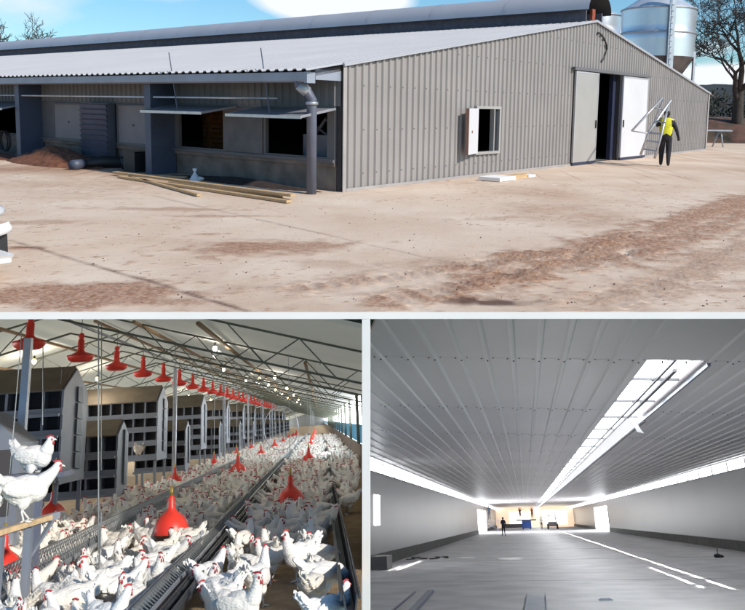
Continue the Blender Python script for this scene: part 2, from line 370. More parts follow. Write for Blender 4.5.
pw.add([p + sd + Vector((0, 0, z)) for p, z in quad] + [p - sd + Vector((0, 0, z)) for p, z in quad], [(0, 1, 2, 3), (7, 6, 5, 4), (0, 4, 5, 1), (1, 5, 6, 2), (2, 6, 7, 3), (3, 7, 4, 0)])
struct('partition_wall', pw, M_white, YARD)  # unseen wall added between the two rooms

# ---- the shed: local x along the gable, y back along the side, z up
SC = YARD.floor(341, 192); SR = YARD.floor(705, 150); SA = math.atan2(SR.y - SC.y, SR.x - SC.x)
GW = 24.3; LEN = 78.0; RX = 11.75; RZ = 4.5; EZ = 2.52
shed = thing('poultry_shed', 'long low grey corrugated steel shed with pale roof behind the yard', 'shed', YARD, SC, SA)
def roof_z(s): return EZ + (RZ - EZ) * (s / RX if s < RX else (GW - s) / (GW - RX))
def clad_profile(s0, s1, pitch=0.215, d=0.042):
    pts = []; k = math.floor(s0 / pitch)
    while k * pitch < s1:
        for fr, dd in ((0.0, 0), (0.58, 0), (0.68, d), (0.90, d), (1.0, 0)):
            s = (k + fr) * pitch
            if s0 < s < s1: pts.append((s, dd))
        k += 1
    prof = lambda s: float(np.interp((s / pitch) % 1.0, [0, .58, .68, .90, 1.0], [0, 0, d, d, 0]))
    return [(s0, prof(s0))] + sorted(set(pts)) + [(s1, prof(s1))]
def clad(mb, s0, s1, lo, hi, place_pt, pitch=0.215, d=0.042, nseg=1):
    pr = clad_profile(s0, s1, pitch, d); vs = []; fs = []
    for s, dd in pr:
        a = lo(s) if callable(lo) else lo; h = hi(s) if callable(hi) else hi
        vs += [place_pt(s, dd, a), place_pt(s, dd, h)]
    for i in range(len(pr) - 1): fs.append((2 * i, 2 * i + 2, 2 * i + 3, 2 * i + 1))
    mb.add(vs, fs)
g_pt = lambda s, dd, z: (s, -0.02 - dd, z)
gw = MB()
for s0, s1, segs in ((0, 4.9, [(0.06, roof_z)]), (4.9, 5.95, [(0.06, 0.62), (1.72, roof_z)]), (5.95, 12.0, [(0.06, roof_z)]), (12.0, 14.05, [(2.93, roof_z)]), (14.05, RX if False else GW, [(0.06, roof_z)])):
    for lo, hi in segs:
        if s0 < RX < s1:
            clad(gw, s0, RX, lo, hi, g_pt); clad(gw, RX, s1, lo, hi, g_pt)
        else: clad(gw, s0, s1, lo, hi, g_pt)
part('gable_wall', gw, M_clad, shed)
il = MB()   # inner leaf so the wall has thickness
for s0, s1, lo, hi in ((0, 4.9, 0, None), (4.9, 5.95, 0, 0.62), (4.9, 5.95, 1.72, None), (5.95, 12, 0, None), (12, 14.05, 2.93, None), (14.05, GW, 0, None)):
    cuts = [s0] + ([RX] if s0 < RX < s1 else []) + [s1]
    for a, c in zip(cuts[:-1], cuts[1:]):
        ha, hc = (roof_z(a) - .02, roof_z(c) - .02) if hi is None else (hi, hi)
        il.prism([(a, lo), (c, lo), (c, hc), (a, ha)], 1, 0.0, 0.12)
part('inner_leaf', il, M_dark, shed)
tr = MB(); tr.box(-0.03, 0.07, -0.075, -0.058, 0, EZ + 0.03);  tr.box(GW - 0.14, GW + 0.03, -0.075, -0.058, 0, EZ)
tr.box(0.07, 12.0, -0.085, -0.0555, 0.0, 0.07); tr.box(14.05, GW - .14, -0.085, -0.0555, 0.0, 0.07)
scw = MB()
for z_ in (0.35, 1.25, 2.15, 3.0, 3.8):
    q_ = math.ceil(0.2 / .43) * .43
    while q_ < GW - .2:
        xq = q_ + .17
        if z_ < roof_z(xq) - .15 and not (4.0 < xq < 6.2 and .4 < z_ < 1.9) and not (10.1 < xq < 16.6 and z_ < 3.1): scw.box(xq - .012, xq + .012, -.072, -.0625, z_ - .012, z_ + .012)
        q_ += .43
part('cladding_screws', scw, M_frame, shed)
part('corner_flashing', tr, mat('flashing', (0.36, 0.335, 0.325), 0.5, 0.1), shed)
vg = MB()
for (a, za, c, zc) in ((-0.05, roof_z(-0.05), RX, RZ), (RX, RZ, GW + .05, EZ - .01)):
    vg.bar((a, -0.09, za + 0.03), (c, -0.09, zc + 0.03), 0.05, 0.07)
part('barge_trim', vg, M_canopy, shed)
# roof
def roof_side(sa, sb, za, zb_):
    mb = MB(); t = -0.12; pts = []
    pitch = 0.25
    prf = [(0, 0), (0.42, 0), (0.55, 0.036), (0.85, 0.036), (1.0, 0)]
    k = 0; ys = []
    while t + k * pitch < LEN:
        for fr, h in prf[:-1]: ys.append((t + (k + fr) * pitch, h))
        k += 1
    vs = []
    for y, h in ys: vs += [(sa, y, za + h), (sb, y, zb_ + h), (sa, y, za + h - 0.012)]
    fs = []
    for i in range(len(ys) - 1):
        fs += [(3 * i, 3 * i + 3, 3 * i + 4, 3 * i + 1), (3 * i, 3 * i + 2, 3 * i + 5, 3 * i + 3)]
    mb.add(vs, fs); return mb
sl = (RZ - EZ) / RX
part('roof', roof_side(-1.0, RX, EZ - 1.0 * sl + .035, RZ + .035), M_roof, shed)
part('roof', roof_side(GW + 0.6, RX, EZ - 0.6 * sl + .03, RZ + .03), M_roof, shed)
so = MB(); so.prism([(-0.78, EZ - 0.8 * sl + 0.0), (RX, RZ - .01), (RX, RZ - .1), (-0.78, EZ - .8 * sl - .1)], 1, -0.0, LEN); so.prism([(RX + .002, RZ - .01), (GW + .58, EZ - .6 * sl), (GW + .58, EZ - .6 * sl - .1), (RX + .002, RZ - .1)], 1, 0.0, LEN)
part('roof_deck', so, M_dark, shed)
# ridge vent: low mesh upstands and a curved canopy over them
rv = MB(); rv.box(RX - .62, RX - .56, 0.0, LEN, RZ - 0.15, RZ + 0.33); rv.box(RX + .56, RX + .62, 0.0, LEN, RZ - 0.15, RZ + 0.33)
rvo = part('ridge_vent', rv, M_mesh, shed)
cn = MB(); n_ = 18; ring = []
for i in range(n_ + 1):
    a = PI * i / n_; ring.append((RX - 0.0 - 0.86 * math.cos(a), RZ + 0.30 + 0.62 * math.sin(a)))
inner = [(RX + (x - RX) * 0.985, z - 0.03) for x, z in ring]
ysc = [-0.9] + [i * 3.0 for i in range(0, 27)]
for ri, rr in enumerate((ring, inner)):
    vs = [(x, y, z) for y in (-0.2, LEN) for x, z in rr]; m_ = len(rr)
    cn.slot = ri; cn.add(vs, [(i, i + 1, i + 1 + m_, i + m_) for i in range(m_ - 1)], True)
cn.slot = 0
for k in range(1, 26):
    y = k * 3.0 - .2
    vs = [(RX + (x - RX) * f, yy, RZ + .3 + (z - RZ - .3) * f) for f in (1.012,) for yy in (y, y + .05) for x, z in ring]; m_ = len(ring)
    cn.add(vs, [(i, i + 1, i + 1 + m_, i + m_) for i in range(m_ - 1)], True)
part('ridge_canopy', cn, [M_canopy, M_dark], rvo)
rb = MB(); rb.box(RX - 0.42, RX - 0.2, -0.12, -0.05, RZ + 0.02, RZ + 0.36); part('bracket', rb, M_rust, rvo)
# cable hanging on the gable
cb = MB(); pc = [(597.5, 33), (599.5, 33.2), (602, 35.5), (604, 38.5), (605.6, 42), (606.8, 46), (607, 50), (606, 54), (604.5, 58), (601.5, 62)]
def gpt(u, v, off=-0.09):
    gx = Vector((math.cos(SA), math.sin(SA), 0)); gy = Vector((-math.sin(SA), math.cos(SA), 0))
    n = gy; p = YARD.hit(u, v, tuple(n), n.dot(SC) + off) - SC
    return Vector((p.dot(gx), off, p.z))
cb.tube([gpt(*p) for p in pc], 0.028, 5); part('cable', cb, M_black, shed)
# doors of the gable
for nm, s0, s1, m_, lab in (('door', 10.32, 12.0, M_bdoor, 'beige sliding door leaf pushed left'), ('door', 14.05, 16.42, M_wdoor, 'white sliding door leaf pushed right')):
    mb = MB(); mb.box(s0, s1, -0.15, -0.10, 0.10, 2.90)
    do = part(nm, mb, m_, shed, lab)
    fr = MB()
    for a, c, z0, z1 in ((s0, s0 + .05, .1, 2.9), (s1 - .05, s1, .1, 2.9), (s0 + .05, s1 - .05, 2.85, 2.9)): fr.box(a, c, -0.158, -0.148, z0, z1)
    part('frame', fr, mat('door_edge', (0.45, 0.45, 0.47), 0.4, .2), do)
    kb = MB(); kb.box(s0, s1, -0.153, -0.105, 0.02, 0.10); part('kick_strip', kb, M_navy, do)
    hd = MB(); x_ = s1 - .12 if s0 < 12 else s0 + .12; hd.box(x_ - .02, x_ + .02, -.19, -.159, 1.15, 1.4); part('handle', hd, M_black, do)
tk = MB(); tk.box(10.2, 16.55, -0.17, -0.06, 2.93, 3.02); part('door_track', tk, M_frame, shed)
jb = MB(); jb.box(13.82, 14.04, 0.121, 0.26, 0.0, 2.95); part('door_jamb', jb, M_navy, shed)
# small window in the gable with its shutter folded back
wf = MB()
for a, c, z0, z1 in ((4.84, 4.9, .56, 1.78), (5.95, 6.03, .56, 1.78), (4.9, 5.95, .56, .63), (4.9, 5.95, 1.71, 1.78), (5.68, 5.72, .63, 1.71)): wf.box(a, c, -0.11, 0.02, z0, z1)
wo = part('window', wf, M_bdoor, shed)
pn = MB(); pn.box(5.72, 5.95, -0.03, -0.02, .63, 1.71); part('pane', pn, M_glass, wo)
sh = MB(); sh.box(-0.72, 0, -0.03, 0.03, 0, 1.12); so_ = part('shutter', sh, M_wdoor, wo, loc=(4.86, -0.12, 0.6), rz=R(14))
se = MB(); se.box(-0.735, -0.72, -0.032, 0.05, 0, 1.12); se.box(-.5, -.46, -.045, -.03, .52, .58); e_ = part('shutter_edge', se, mat('weathered_edge', (.20, .11, .085), .8), wo, loc=(4.86, -0.12, 0.6), rz=R(14))
# side of the shed ------------------------------------------------------------------
bw = MB(); bw.box(0.0, 0.15, 0.14, LEN, 0, 0.56); bw.box(-0.06, 0.0, 0.14, LEN, 0.50, 0.575)
part('block_wall', bw, M_block, shed)
s_pt = lambda s, dd, z: (-0.03 - dd, s, z)
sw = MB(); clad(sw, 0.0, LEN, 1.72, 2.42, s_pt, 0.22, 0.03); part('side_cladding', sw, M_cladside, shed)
for y in (5.75, 12.35, 19.0, 25.7, 32.4, 39):
    p = MB(); p.box(-0.72, -0.03, y - 0.25, y - .15, -0.0, 2.30); p.box(-0.72, -0.60, y - 0.15, y + .0, -0.0, 2.30); p.box(-.15, -.03, y - .15, y, 0, 2.3)
    part('column', p, M_blue, shed)
gu = MB()
vs = [(x, z - .085) for x, z in [(-0.78, 2.40), (-0.78, 2.27), (-0.92, 2.25), (-0.98, 2.28), (-0.98, 2.44), (-0.95, 2.44), (-0.95, 2.30), (-0.81, 2.30), (-0.81, 2.40)]]
gu.prism([(x, z) for x, z in vs], 1, 0.05, LEN)
gu.box(-.99, -.77, -0.02, 0.05, 2.15, 2.36); part('gutter', gu, M_gutter, shed)
fx = MB(); fx.box(-0.74, 0.0, 0.0, 0.06, 2.22, 2.42); part('eave_bracket', fx, M_gutter, shed)
dp = MB(); dp.tube([(-0.88, 0.32, 2.26), (-0.86, 0.32, 2.12), (-0.74, 0.22, 1.98), (-0.68, 0.16, 1.85), (-0.68, 0.16, 0.0)], 0.10, 14); dpo = part('downpipe', dp, M_pipe, shed)
dq = MB(); dq.lathe([(0.1, 0), (0.125, 0.0), (0.125, .06), (0.1, .06)], 14, (-.68, .16, 1.74)); dq.tube([(-.86, .32, 2.12), (-.74, .22, 1.98)], 0.112, 14); part('pipe_elbow', dq, M_galv, dpo)
rl = MB(); rl.tube([(-0.62, 1.2, 1.86), (-0.62, LEN - 1, 1.86)], 0.028, 6); part('rail_pipe', rl, M_galv, shed)
for y in (0.9, 6.0, 12.2, 19): pass
# window band: one frame per bay, openings with flaps or closed panels
def band(y0, y1, opens, lab=None):
    fr = MB(); z0, z1 = 0.575, 1.72
    ys = [y0] + [v for o in opens for v in o] + [y1]
    for i in range(0, len(ys), 2):
        if ys[i + 1] - ys[i] > .01: fr.box(-0.05, 0.04, ys[i], ys[i + 1], z0, z1)
    for a, c in opens:
        fr.box(-0.05, 0.04, a, c, z0, 0.68); fr.box(-0.05, .04, a, c, 1.64, z1)
    fr.box(-0.10, -0.05, y0, y1, 0.575, .64)
    return part('window', fr, M_frame, shed)
w1 = band(0.14, 5.5, [(0.35, 2.2), (3.65, 5.35)])
w2 = band(5.75, 12.1, [])
w3 = band(12.35, 18.75, [(12.5, 13.15), (13.6, 15.6), (16.0, 18.0)])
w4 = band(19.0, 25.4, [(19.5, 21.5), (22.3, 24.6)]); w5 = band(25.7, 40, []); w6 = band(40, LEN, [])
for wq, a, c in ((w1, 2.28, 3.58),):
    pn = MB(); pn.box(-0.075, -.052, a, c, 0.66, 1.66); part('sliding_panel', pn, mat('sliding_panel', (0.10, 0.10, 0.115), .5, .1, .2, 3), wq)
for a, c in ((6.45, 7.95), (9.6, 11.3)):
    pn = MB(); pn.box(-0.11, -.052, a, c, 0.62, 1.66); po = part('closed_panel', pn, M_closed, w2)
    pf = MB()
    for q0, q1, z0, z1 in ((a, c, 1.62, 1.66), (a, c, .62, .67), (a, a + .05, .67, 1.62), (c - .05, c, .67, 1.62)): pf.box(-.125, -.11, q0, q1, z0, z1)
    pf.obox((-.13, (a + c) / 2, 1.13), (.03, .04, .04)); part('panel_frame', pf, M_frame, po)
lv = MB(); lv.box(-0.32, -0.111, 8.05, 9.4, 0.26, 1.68); lo_ = part('louvre_box', lv, mat('louvre_side', (0.11, .125, .16), .5, .2), w2)
lb = MB()
for k in range(10): lb.obox((-0.34, 8.725, 0.35 + k * .138), (0.03, 1.33, 0.13), (0, R(-22), 0))
part('louvre_slats', lb, M_blue, lo_)
def flap(y0, y1, drop, lab):
    mb = MB(); a = (-0.06, 1.68); o_ = (-1.02, 1.68 - drop)
    mb.prism([(a[0], a[1]), (o_[0], o_[1]), (o_[0], o_[1] - 0.035), (a[0], a[1] - 0.035)], 1, y0, y1)
    f = part('window_flap', mb, M_panel, shed, lab)
    ef = MB()
    ef.box(o_[0] - 0.015, o_[0], y0, y1, o_[1] - .05, o_[1] + .01)
    for y in (y0, y1 - .03): ef.prism([(a[0], a[1] + .012), (o_[0], o_[1] + .012), (o_[0], o_[1] + .001), (a[0], a[1] + .001)], 1, y, y + .03)
    part('flap_edge', ef, M_alu, f)
    st = MB(); yc = (y0 + y1) / 2; st.tube([(-0.85, yc - .05, o_[1] + .03), (-0.93, yc + 0.12, 2.85)], 0.013, 5); part('stay_rod', st, M_pipe, f)
flap(0.1, 2.35, 0.16, 'window flap held open nearest the corner'); flap(3.15, 5.45, 0.14, 'window flap held open beside the column'); flap(12.5, 15.3, 0.2, 'window flap held open at the far left'); flap(19.6, 22.4, .1, None)
# things inside the shed seen through the openings
inn = MB(); inn.add([(0.2, .15, 0.02), (GW - .1, .15, 0.02), (GW - .1, LEN, 0.02), (.2, LEN, .02)], [(0, 1, 2, 3)])
part('inside_floor', inn, mat('dark_floor', (.16, .15, .14), .9), shed)
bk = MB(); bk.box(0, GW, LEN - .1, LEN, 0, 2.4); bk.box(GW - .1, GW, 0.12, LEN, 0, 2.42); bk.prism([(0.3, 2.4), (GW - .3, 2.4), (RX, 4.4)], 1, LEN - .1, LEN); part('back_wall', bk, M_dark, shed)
ob = MB()
for k in range(9): ob.box(1.6, 1.66, 4.4, 6.6, 0.55 + k * .13, 0.665 + k * .13)
ob.box(1.5, 1.6, 5.1, 5.2, 0, 2); ob.box(1.5, 1.6, 6.2, 6.3, 0, 2)
thing('board_stack', 'orange boards leaning inside the shed behind the left open flap', 'boards', YARD, SC, SA, mb=ob, mats=M_orange)
eq = MB()
for y in (1.6, 3.2, 5.0): eq.bar((12.0, y, 2.75), (14.9, y, 2.75), .05); eq.bar((12.4, y, 0), (12.4, y, 2.75), .06)
for k in range(6): eq.bar((12.2 + k * .05, 1.4 + .3 * k, 1.7 + .12 * k), (14.6, 1.6 + .3 * k, 1.75 + .12 * k), .03)
eq.tube([(12.6, 1.2, 1.5), (12.9, 1.25, 1.2), (13.3, 1.2, 1.25), (13.6, 1.3, 1.0)], .03, 6); eq.box(12.3, 13.4, 2.4, 3.2, 0, 1.0)
thing('pipe_rack', 'grey pipes and rails in the dark behind the open shed door', 'rack', YARD, SC, SA, mb=eq, mats=M_pipe)
iw = MB(); iw.box(0.5, 1.1, 0.4, 1.6, 0, 1.1); iw.bar((.5, .3, .8), (.9, 2.2, 1.6), .05); iw.tube([(.7, 1.4, 1.1), (.7, 1.1, 1.45), (.75, .8, 1.2)], .05, 6)
thing('machine', 'dark equipment standing inside the shed window beside the downpipe', 'machine', YARD, SC, SA, mb=iw, mats=M_pipe)
# ---- things lying along the shed
def on_shed(x, y, z=0):
    return SC + Vector((math.cos(SA) * x - math.sin(SA) * y, math.sin(SA) * x + math.cos(SA) * y, z))
def at(u, v): return YARD.floor(u, v)
for i, (a, c, wd, lab) in enumerate((((115, 176), (293, 200), .13, 'long timber plank nearest the downpipe, on top of the row'), ((120, 178.5), (289, 203.5), .12, 'long timber plank lying nearest the camera'), ((170, 184), (283, 198), .10, 'middle timber plank in the row on the ground'), ((130, 178), (199, 197), .08, 'thin timber plank slanting towards the camera'), ((118, 175), (186, 179), .10, 'short timber plank closest to the shed'))):
    A_, B_ = at(*a), at(*c); mb = MB(); d_ = (B_ - A_); ln = d_.length
    mb.box(-wd / 2, wd / 2, 0, ln, 0, .045)
    mb.box(-wd / 2 + .005, wd / 2 - .005, ln, ln + .004, .004, .04)
    thing('timber_plank', lab, 'plank', YARD, A_ + Vector((0, 0, 0.012 + 0.05 * (i == 0))), math.atan2(d_.y, d_.x) - PI / 2, 'timber planks on the yard', mb, M_timber)
def heap(name, lab, cat, c, rx, ry, h, m_, seed=1, n=46, rz=0.0):
    r_ = np.random.RandomState(seed); vs = []; fs = []
    for i in range(n + 1):
        for j in range(n + 1):
            x = (i / n * 2 - 1); y = (j / n * 2 - 1); q = math.hypot(x, y)
            z = h * max(0, 1 - q ** 1.2) * (0.7 + 0.6 * float(fbm(np.array(x * 3.0 + seed), np.array(y * 3.0), seed))) + 0.14 * h * (float(fbm(np.array(x * 12.), np.array(y * 12.), seed + 5)) - .5) * (q < 1)
            vs.append((x * rx, y * ry, z - 0.02))
    for i in range(n):
        for j in range(n): fs.append((i * (n + 1) + j, (i + 1) * (n + 1) + j, (i + 1) * (n + 1) + j + 1, i * (n + 1) + j + 1))
    mb = MB(); mb.add(vs, fs, True); return thing(name, lab, cat, YARD, c, rz, None, mb, m_)
heap('soil_heap', 'heap of loose red brown soil against the shed wall', 'soil heap', on_shed(-0.75, 10.0), 0.85, 2.4, 0.52, M_soil, 3, rz=SA)
heap('soil_heap', 'low dark spill of soil under the open windows', 'soil heap', on_shed(-0.35, 2.8), 0.38, 2.9, 0.13, mat('dark_soil', (0.035, 0.022, 0.02), .95, 0, .4, 8, 1., 20), 8, rz=SA)
heap('soil_heap', 'low spread of dark soil at the far left of the shed', 'soil heap', on_shed(-0.9, 15.5), 0.9, 4.2, 0.25, M_soil, 11, rz=SA)
rr = MB(); rr.tube([(0, 0, .13), (0.25, 0.5, .13)], .13, 14); thing('plastic_roll', 'short dark roll lying in front of the soil heap', 'roll', YARD, at(73, 170.5), R(20), None, rr, mat('roll_blue', (.06, .075, .12), .5))
rr = MB(); rr.tube([(0, 0, .12), (.5, .2, .16), (1.1, .3, .12), (1.6, .25, .1)], [.1, .17, .16, .08], 10); thing('black_bag', 'long black plastic bag slumped beside the soil heap', 'bag', YARD, at(82, 169), R(20), None, rr, M_black)
for (u, v, lab, s_) in ((128, 173, 'dark bucket standing left of the blue column', .13), (140, 175, 'dark crate nearest the blue column', .17)):
    mb = MB()
    if s_ < .15: mb.lathe([(0, 0), (s_ * .8, 0), (s_, .3), (s_ * .93, .3), (s_ * .75, .02)], 12); mb.tube([(-s_, 0, .3), (0, 0, .42), (s_, 0, .3)], .008, 4)
    else: mb.box(-.35, .35, -.25, .25, 0, .07); mb.box(-.35, -.31, -.25, .25, .07, .5); mb.box(.31, .35, -.25, .25, .07, .5); mb.box(-.31, .31, -.25, -.22, .07, .48); mb.box(-.31, .31, .22, .25, .07, .48)
    thing('bucket' if s_ < .15 else 'crate', lab, 'bucket' if s_ < .15 else 'crate', YARD, on_shed(-.35, 7.2 if s_ < .15 else 6.5), SA, None, mb, M_black)
bgm = MB(); bgm.lathe([(.13, 0), (.11, .06), (.05, .15), (.02, .2), (.06, .27), (.01, .29)], 7); bgm.ell((.1, .02, .05), (.12, .06, .05), (0, 0, .3), 6, 4)
thing('plastic_bag', 'small crumpled white bag on the timber planks', 'bag', YARD, at(195, 181), 0, None, bgm, M_bag)
co = MB()
for k in range(3): co.tube([(0.05 * k, .32 * math.cos(t / 14 * 2 * PI), .33 + .32 * math.sin(t / 14 * 2 * PI)) for t in range(15)], .02, 5)
thing('hose_coil', 'coil of black hose hanging on the wall at the far left', 'hose', YARD, on_shed(-.25, 14.3, .1), SA, None, co, M_black)
pb = MB(); pb.box(-.75, .0, -.3, .3, 0.015, .10); pb.slot = 1; pb.box(.02, .95, -.1, .02, 0, .09); pb.box(.1, .85, .06, .16, 0, .08); pb.slot = 0; pb.box(.98, 1.35, -.12, .2, 0, .05)
thing('board_offcuts', 'white and tan board offcuts lying in front of the gable wall', 'boards', YARD, at(505, 179.5), SA, None, pb, [M_white, M_timber])
# stones scattered on the yard: uncountable
st = MB(); rs = random.Random(5)
for _ in range(900):
    y = 6.6 + 11 * rs.random() ** 1.6; x = (-0.62 + 1.2 * rs.random()) * y * 0.95; s_ = .003 + .007 * rs.random() ** 3
    st.obox((x, y, s_ * .4), (s_ * 2, s_ * 1.5, s_), (rs.random(), rs.random(), rs.random() * 6))
ob_ = thing('gravel', None, None, YARD, mb=st, mats=mat('stone', (.2, .13, .1), .9, 0, .4, 3)); ob_['kind'] = 'stuff'; ob_['label'] = 'small stones and clods scattered over the yard'

# bench at the right end of the shed
bn = MB(); bn.obox((0, 0, .82), (1.7, .5, .07)); th = thing('work_bench', 'grey metal bench with one folded leg at the right end of the shed', 'bench', YARD, at(712, 147), R(0))
part('bench_top', bn, M_galv, th)
for a, c in (((.35, -.1, .8), (.5, -.1, 0)), ((.35, .1, .8), (.05, .1, 0)), ((-.7, 0, .8), (-.75, 0, 0))):
    lg = MB(); lg.tube([a, c], .035, 6); part('leg', lg, M_galv, th)
# silos ----------------------------------------------------------------------------
def silo(lab, c, rad, z0, z1, apex, det=True):
    t = thing('feed_silo', lab, 'silo', YARD, c, R(15), 'feed silos beyond the shed')
    b_ = MB(); prof = [(rad, z0)]
    zz = z0
    while zz < z1 - .01:
        prof += [(rad + .02, zz + .02), (rad, zz + .05)] if abs(zz - (z0 + (z1 - z0) / 2)) < .3 else [(rad, zz + .05)]
        zz += .4
    prof += [(rad, z1)]
    b_.lathe(prof, 40); part('tank', b_, M_silo, t)
    bd = MB(); bd.lathe([(rad, (z0 + z1) / 2 - .05), (rad + .05, (z0 + z1) / 2 - .05), (rad + .05, (z0 + z1) / 2 + .05), (rad, (z0 + z1) / 2 + .05)], 40); bd.lathe([(rad, z1 - .04), (rad + .05, z1 - .04), (rad + .05, z1 + .03), (rad, z1 + .04)], 40); part('hoop', bd, M_galv, t)
    rf = MB(); rf.lathe([(rad + .06, z1), (rad * .5, z1 + (apex - z1) * .5), (.3, apex), (.3, apex + .15), (0, apex + .2)], 40); part('roof', rf, mat('silo_roof', (.72, .75, .8), .35, .5), t)
    cn_ = MB(); cn_.lathe([(rad, z0), (.25, z0 - 2.6), (0.25, z0 - 3.0)], 40); part('hopper', cn_, M_silocone, t)
    for k in range(6):
        a = k * PI / 3 + .3; lg = MB(); lg.bar((rad * math.cos(a), rad * math.sin(a), 0), (rad * math.cos(a), rad * math.sin(a), z0 + .3), .12); part('leg', lg, M_galv, t)
    for k in range(10):      # vertical seams
        pass
    return t
def dir_at(u, v, dist):
    r = YARD.R @ cam_ray(u, v); r = r / r[1] * dist; return Vector((r[0], r[1], r[2] + EYE))
D1 = 41.0
p = dir_at(656, 60, D1); zt_, zb_2, zmid = dir_at(656, 11, D1).z, dir_at(656, 58, D1).z, 0
s1 = silo('large galvanised feed silo with a cone roof, right of the two', (p.x, p.y, 0), 1.92, zb_2, zt_, dir_at(656, -14, D1).z)
p2 = dir_at(590, 60, 46.0)
s2 = silo('second galvanised feed silo half hidden behind the ridge canopy', (p2.x, p2.y, 0), 1.75, dir_at(590, 55, 46).z, dir_at(590, 17, 46).z, dir_at(590, 3, 46).z)
fp = MB(); q = dir_at(671, 40, D1 - 2.1); fp.box(-.13, .13, -.1, .1, 0, dir_at(671, -20, D1 - 2.1).z); 
fo = thing('fill_pipe', 'square vertical filling duct in front of the large silo', 'duct', YARD, (q.x, q.y, 0), R(20)); part('duct', fp, M_galv, fo)
ldp = MB()
for k in range(24): ldp.bar((-.28, -.16, 2 + k * .3), (.0, -.16, 2 + k * .3), .03)
ldp.bar((-.28, -.16, 1.5), (-.28, -.16, 9.2), .04); part('rungs', ldp, M_galv, fo)

# trees ------------------------------------------------------------------------------
def bare_tree(name, lab, c, h, rad, seed, spread=1.0, twig=0.013, fork=0.22, group=None, levels=6, rz=0):
    r_ = random.Random(seed); t = thing(name, lab, 'tree', YARD, c, rz, group)
    tk_ = MB(); cr = MB()
    def grow(p, d, ln, r0, lev, mb):
        k = 4 if lev < 3 else 3; pts = [p]; dd = d.copy()
        for i in range(k):
            dd = (dd + Vector((r_.uniform(-1, 1), r_.uniform(-1, 1), r_.uniform(-.6, .9))) * (.14 + .05 * lev)).normalized()
            pts.append(pts[-1] + dd * ln / k)
        r0 = max(r0, twig); r1 = max(r0 * .62, twig)
        mb.tube(pts, [r0 + (r1 - r0) * i / k for i in range(k + 1)], 8 if lev < 2 else (5 if lev < 4 else 3), cap=False)
        if lev >= levels: return
        nb = 3 if lev < 2 else r_.choice((2, 3, 3))
        for i in range(nb):
            a = r_.uniform(0, 2 * PI); sp = r_.uniform(.35, .85) * spread
            e = dd.orthogonal().normalized(); e.rotate(Matrix.Rotation(a + i * 2 * PI / nb, 3, dd))
            nd = (dd * math.cos(sp) + e * math.sin(sp) + Vector((0, 0, .10))).normalized()
            grow(pts[-1] if i == 0 else pts[-1 - (i % 2)], nd, ln * r_.uniform(.62, .86), r1 * r_.uniform(.65, .85), lev + 1, cr)
        if lev > 1:
            for i in range(2):
                e = Vector((r_.uniform(-1, 1), r_.uniform(-1, 1), r_.uniform(-.2, .8))).normalized()
                grow(pts[1 + i], (dd * .5 + e).normalized(), ln * .5, r1 * .4, max(lev + 2, levels - 1), cr)
    grow(Vector((0, 0, 0)), Vector((0, 0, 1)), h * fork, rad, 0, tk_)
    part('trunk', tk_, M_bark, t); part('crown', cr, M_bark, t); return t
q = dir_at(741, 100, 44); bare_tree('bare_tree', 'big leafless oak at the right edge beyond the shed', (q.x, q.y, 0), 12.0, .42, 21, 1.2, fork=.25, levels=7)
q = dir_at(12, 45, 120); bare_tree('bare_tree', 'leafless tree showing over the roof at the far left', (q.x, q.y, 0), 15.0, .45, 3, 1.0, levels=6, twig=.035, fork=.3, group='leafless trees beyond the long roof')
q = dir_at(-9, 45, 118); bare_tree('bare_tree', 'leafless tree cut by the left edge above the roof', (q.x, q.y, 0), 14.8, .45, 8, 1.0, levels=6, twig=.035, fork=.3, group='leafless trees beyond the long roof')
# bank, hedge and hills beyond
def ridge_mesh(x0, x1, y, dpt, hfun, n=120, m=10, seed=3):
    mb = MB(); vs = []; fs = []
    for j in range(m + 1):
        f = j / m
        for i in range(n + 1):
            x = x0 + (x1 - x0) * i / n; hh = hfun(x) * math.sin(min(1, f * 1.0) * PI) ** .7
            vs.append((x, y + dpt * f, max(hh, -.5 if 0 < j < m else 0)))
    for j in range(m):
        for i in range(n): a = j * (n + 1) + i; fs.append((a, a + 1, a + n + 2, a + n + 1))
    mb.add(vs, fs, True); return mb
f1 = lambda x: 1.1 + .5 * float(fbm(np.array(x * .4), np.array(2.), 5)) + .25 * float(fbm(np.array(x * 2.), np.array(2.), 6))
struct('earth_bank', ridge_mesh(16, 60, 42, 8, f1, 140, 14), M_bank, YARD)
hd_ = MB(); rs = random.Random(9)
def leafy(mb, c, r, n, s, rs):
    for _ in range(n):
        while True:
            v = Vector((rs.uniform(-1, 1), rs.uniform(-1, 1), rs.uniform(-1, 1)))
            if v.length < 1: break
        v = Vector((v.x * r[0], v.y * r[1], v.z * r[2])) + Vector(c); a = Vector((rs.uniform(-1, 1), rs.uniform(-1, 1), rs.uniform(-1, 1))).normalized() * s
        bb = a.orthogonal().normalized() * s * .6; mb.add([v - a, v + bb, v + a, v - bb], [(0, 1, 2, 3)])
for k in range(26):
    x = 19 + k * 1.5 + rs.uniform(-.5, .5); leafy(hd_, (x, 52 + rs.uniform(-1, 1), 2.0 + rs.uniform(-.1, .3)), (1.4, 1.4, 1.2 + rs.random() * .3), 520, .14, rs)
thing('hedge', 'dark hedge on the brown bank beyond the right end of the shed', 'hedge', YARD, mb=hd_, mats=M_hedge)
f2 = lambda x: 5 + 6.5 * float(fbm(np.array(x * .012 + 5), np.array(1.), 8)) + 1.6 * float(fbm(np.array(x * .35), np.array(1.), 9)) 
struct('hill', ridge_mesh(20, 420, 190, 90, f2, 420, 10), M_hill, YARD)
struct('field', MB().add([(15, 46, .02), (200, 46, .02), (400, 190, .02), (15, 190, .02)], [(0, 1, 2, 3)]), M_grass, YARD)

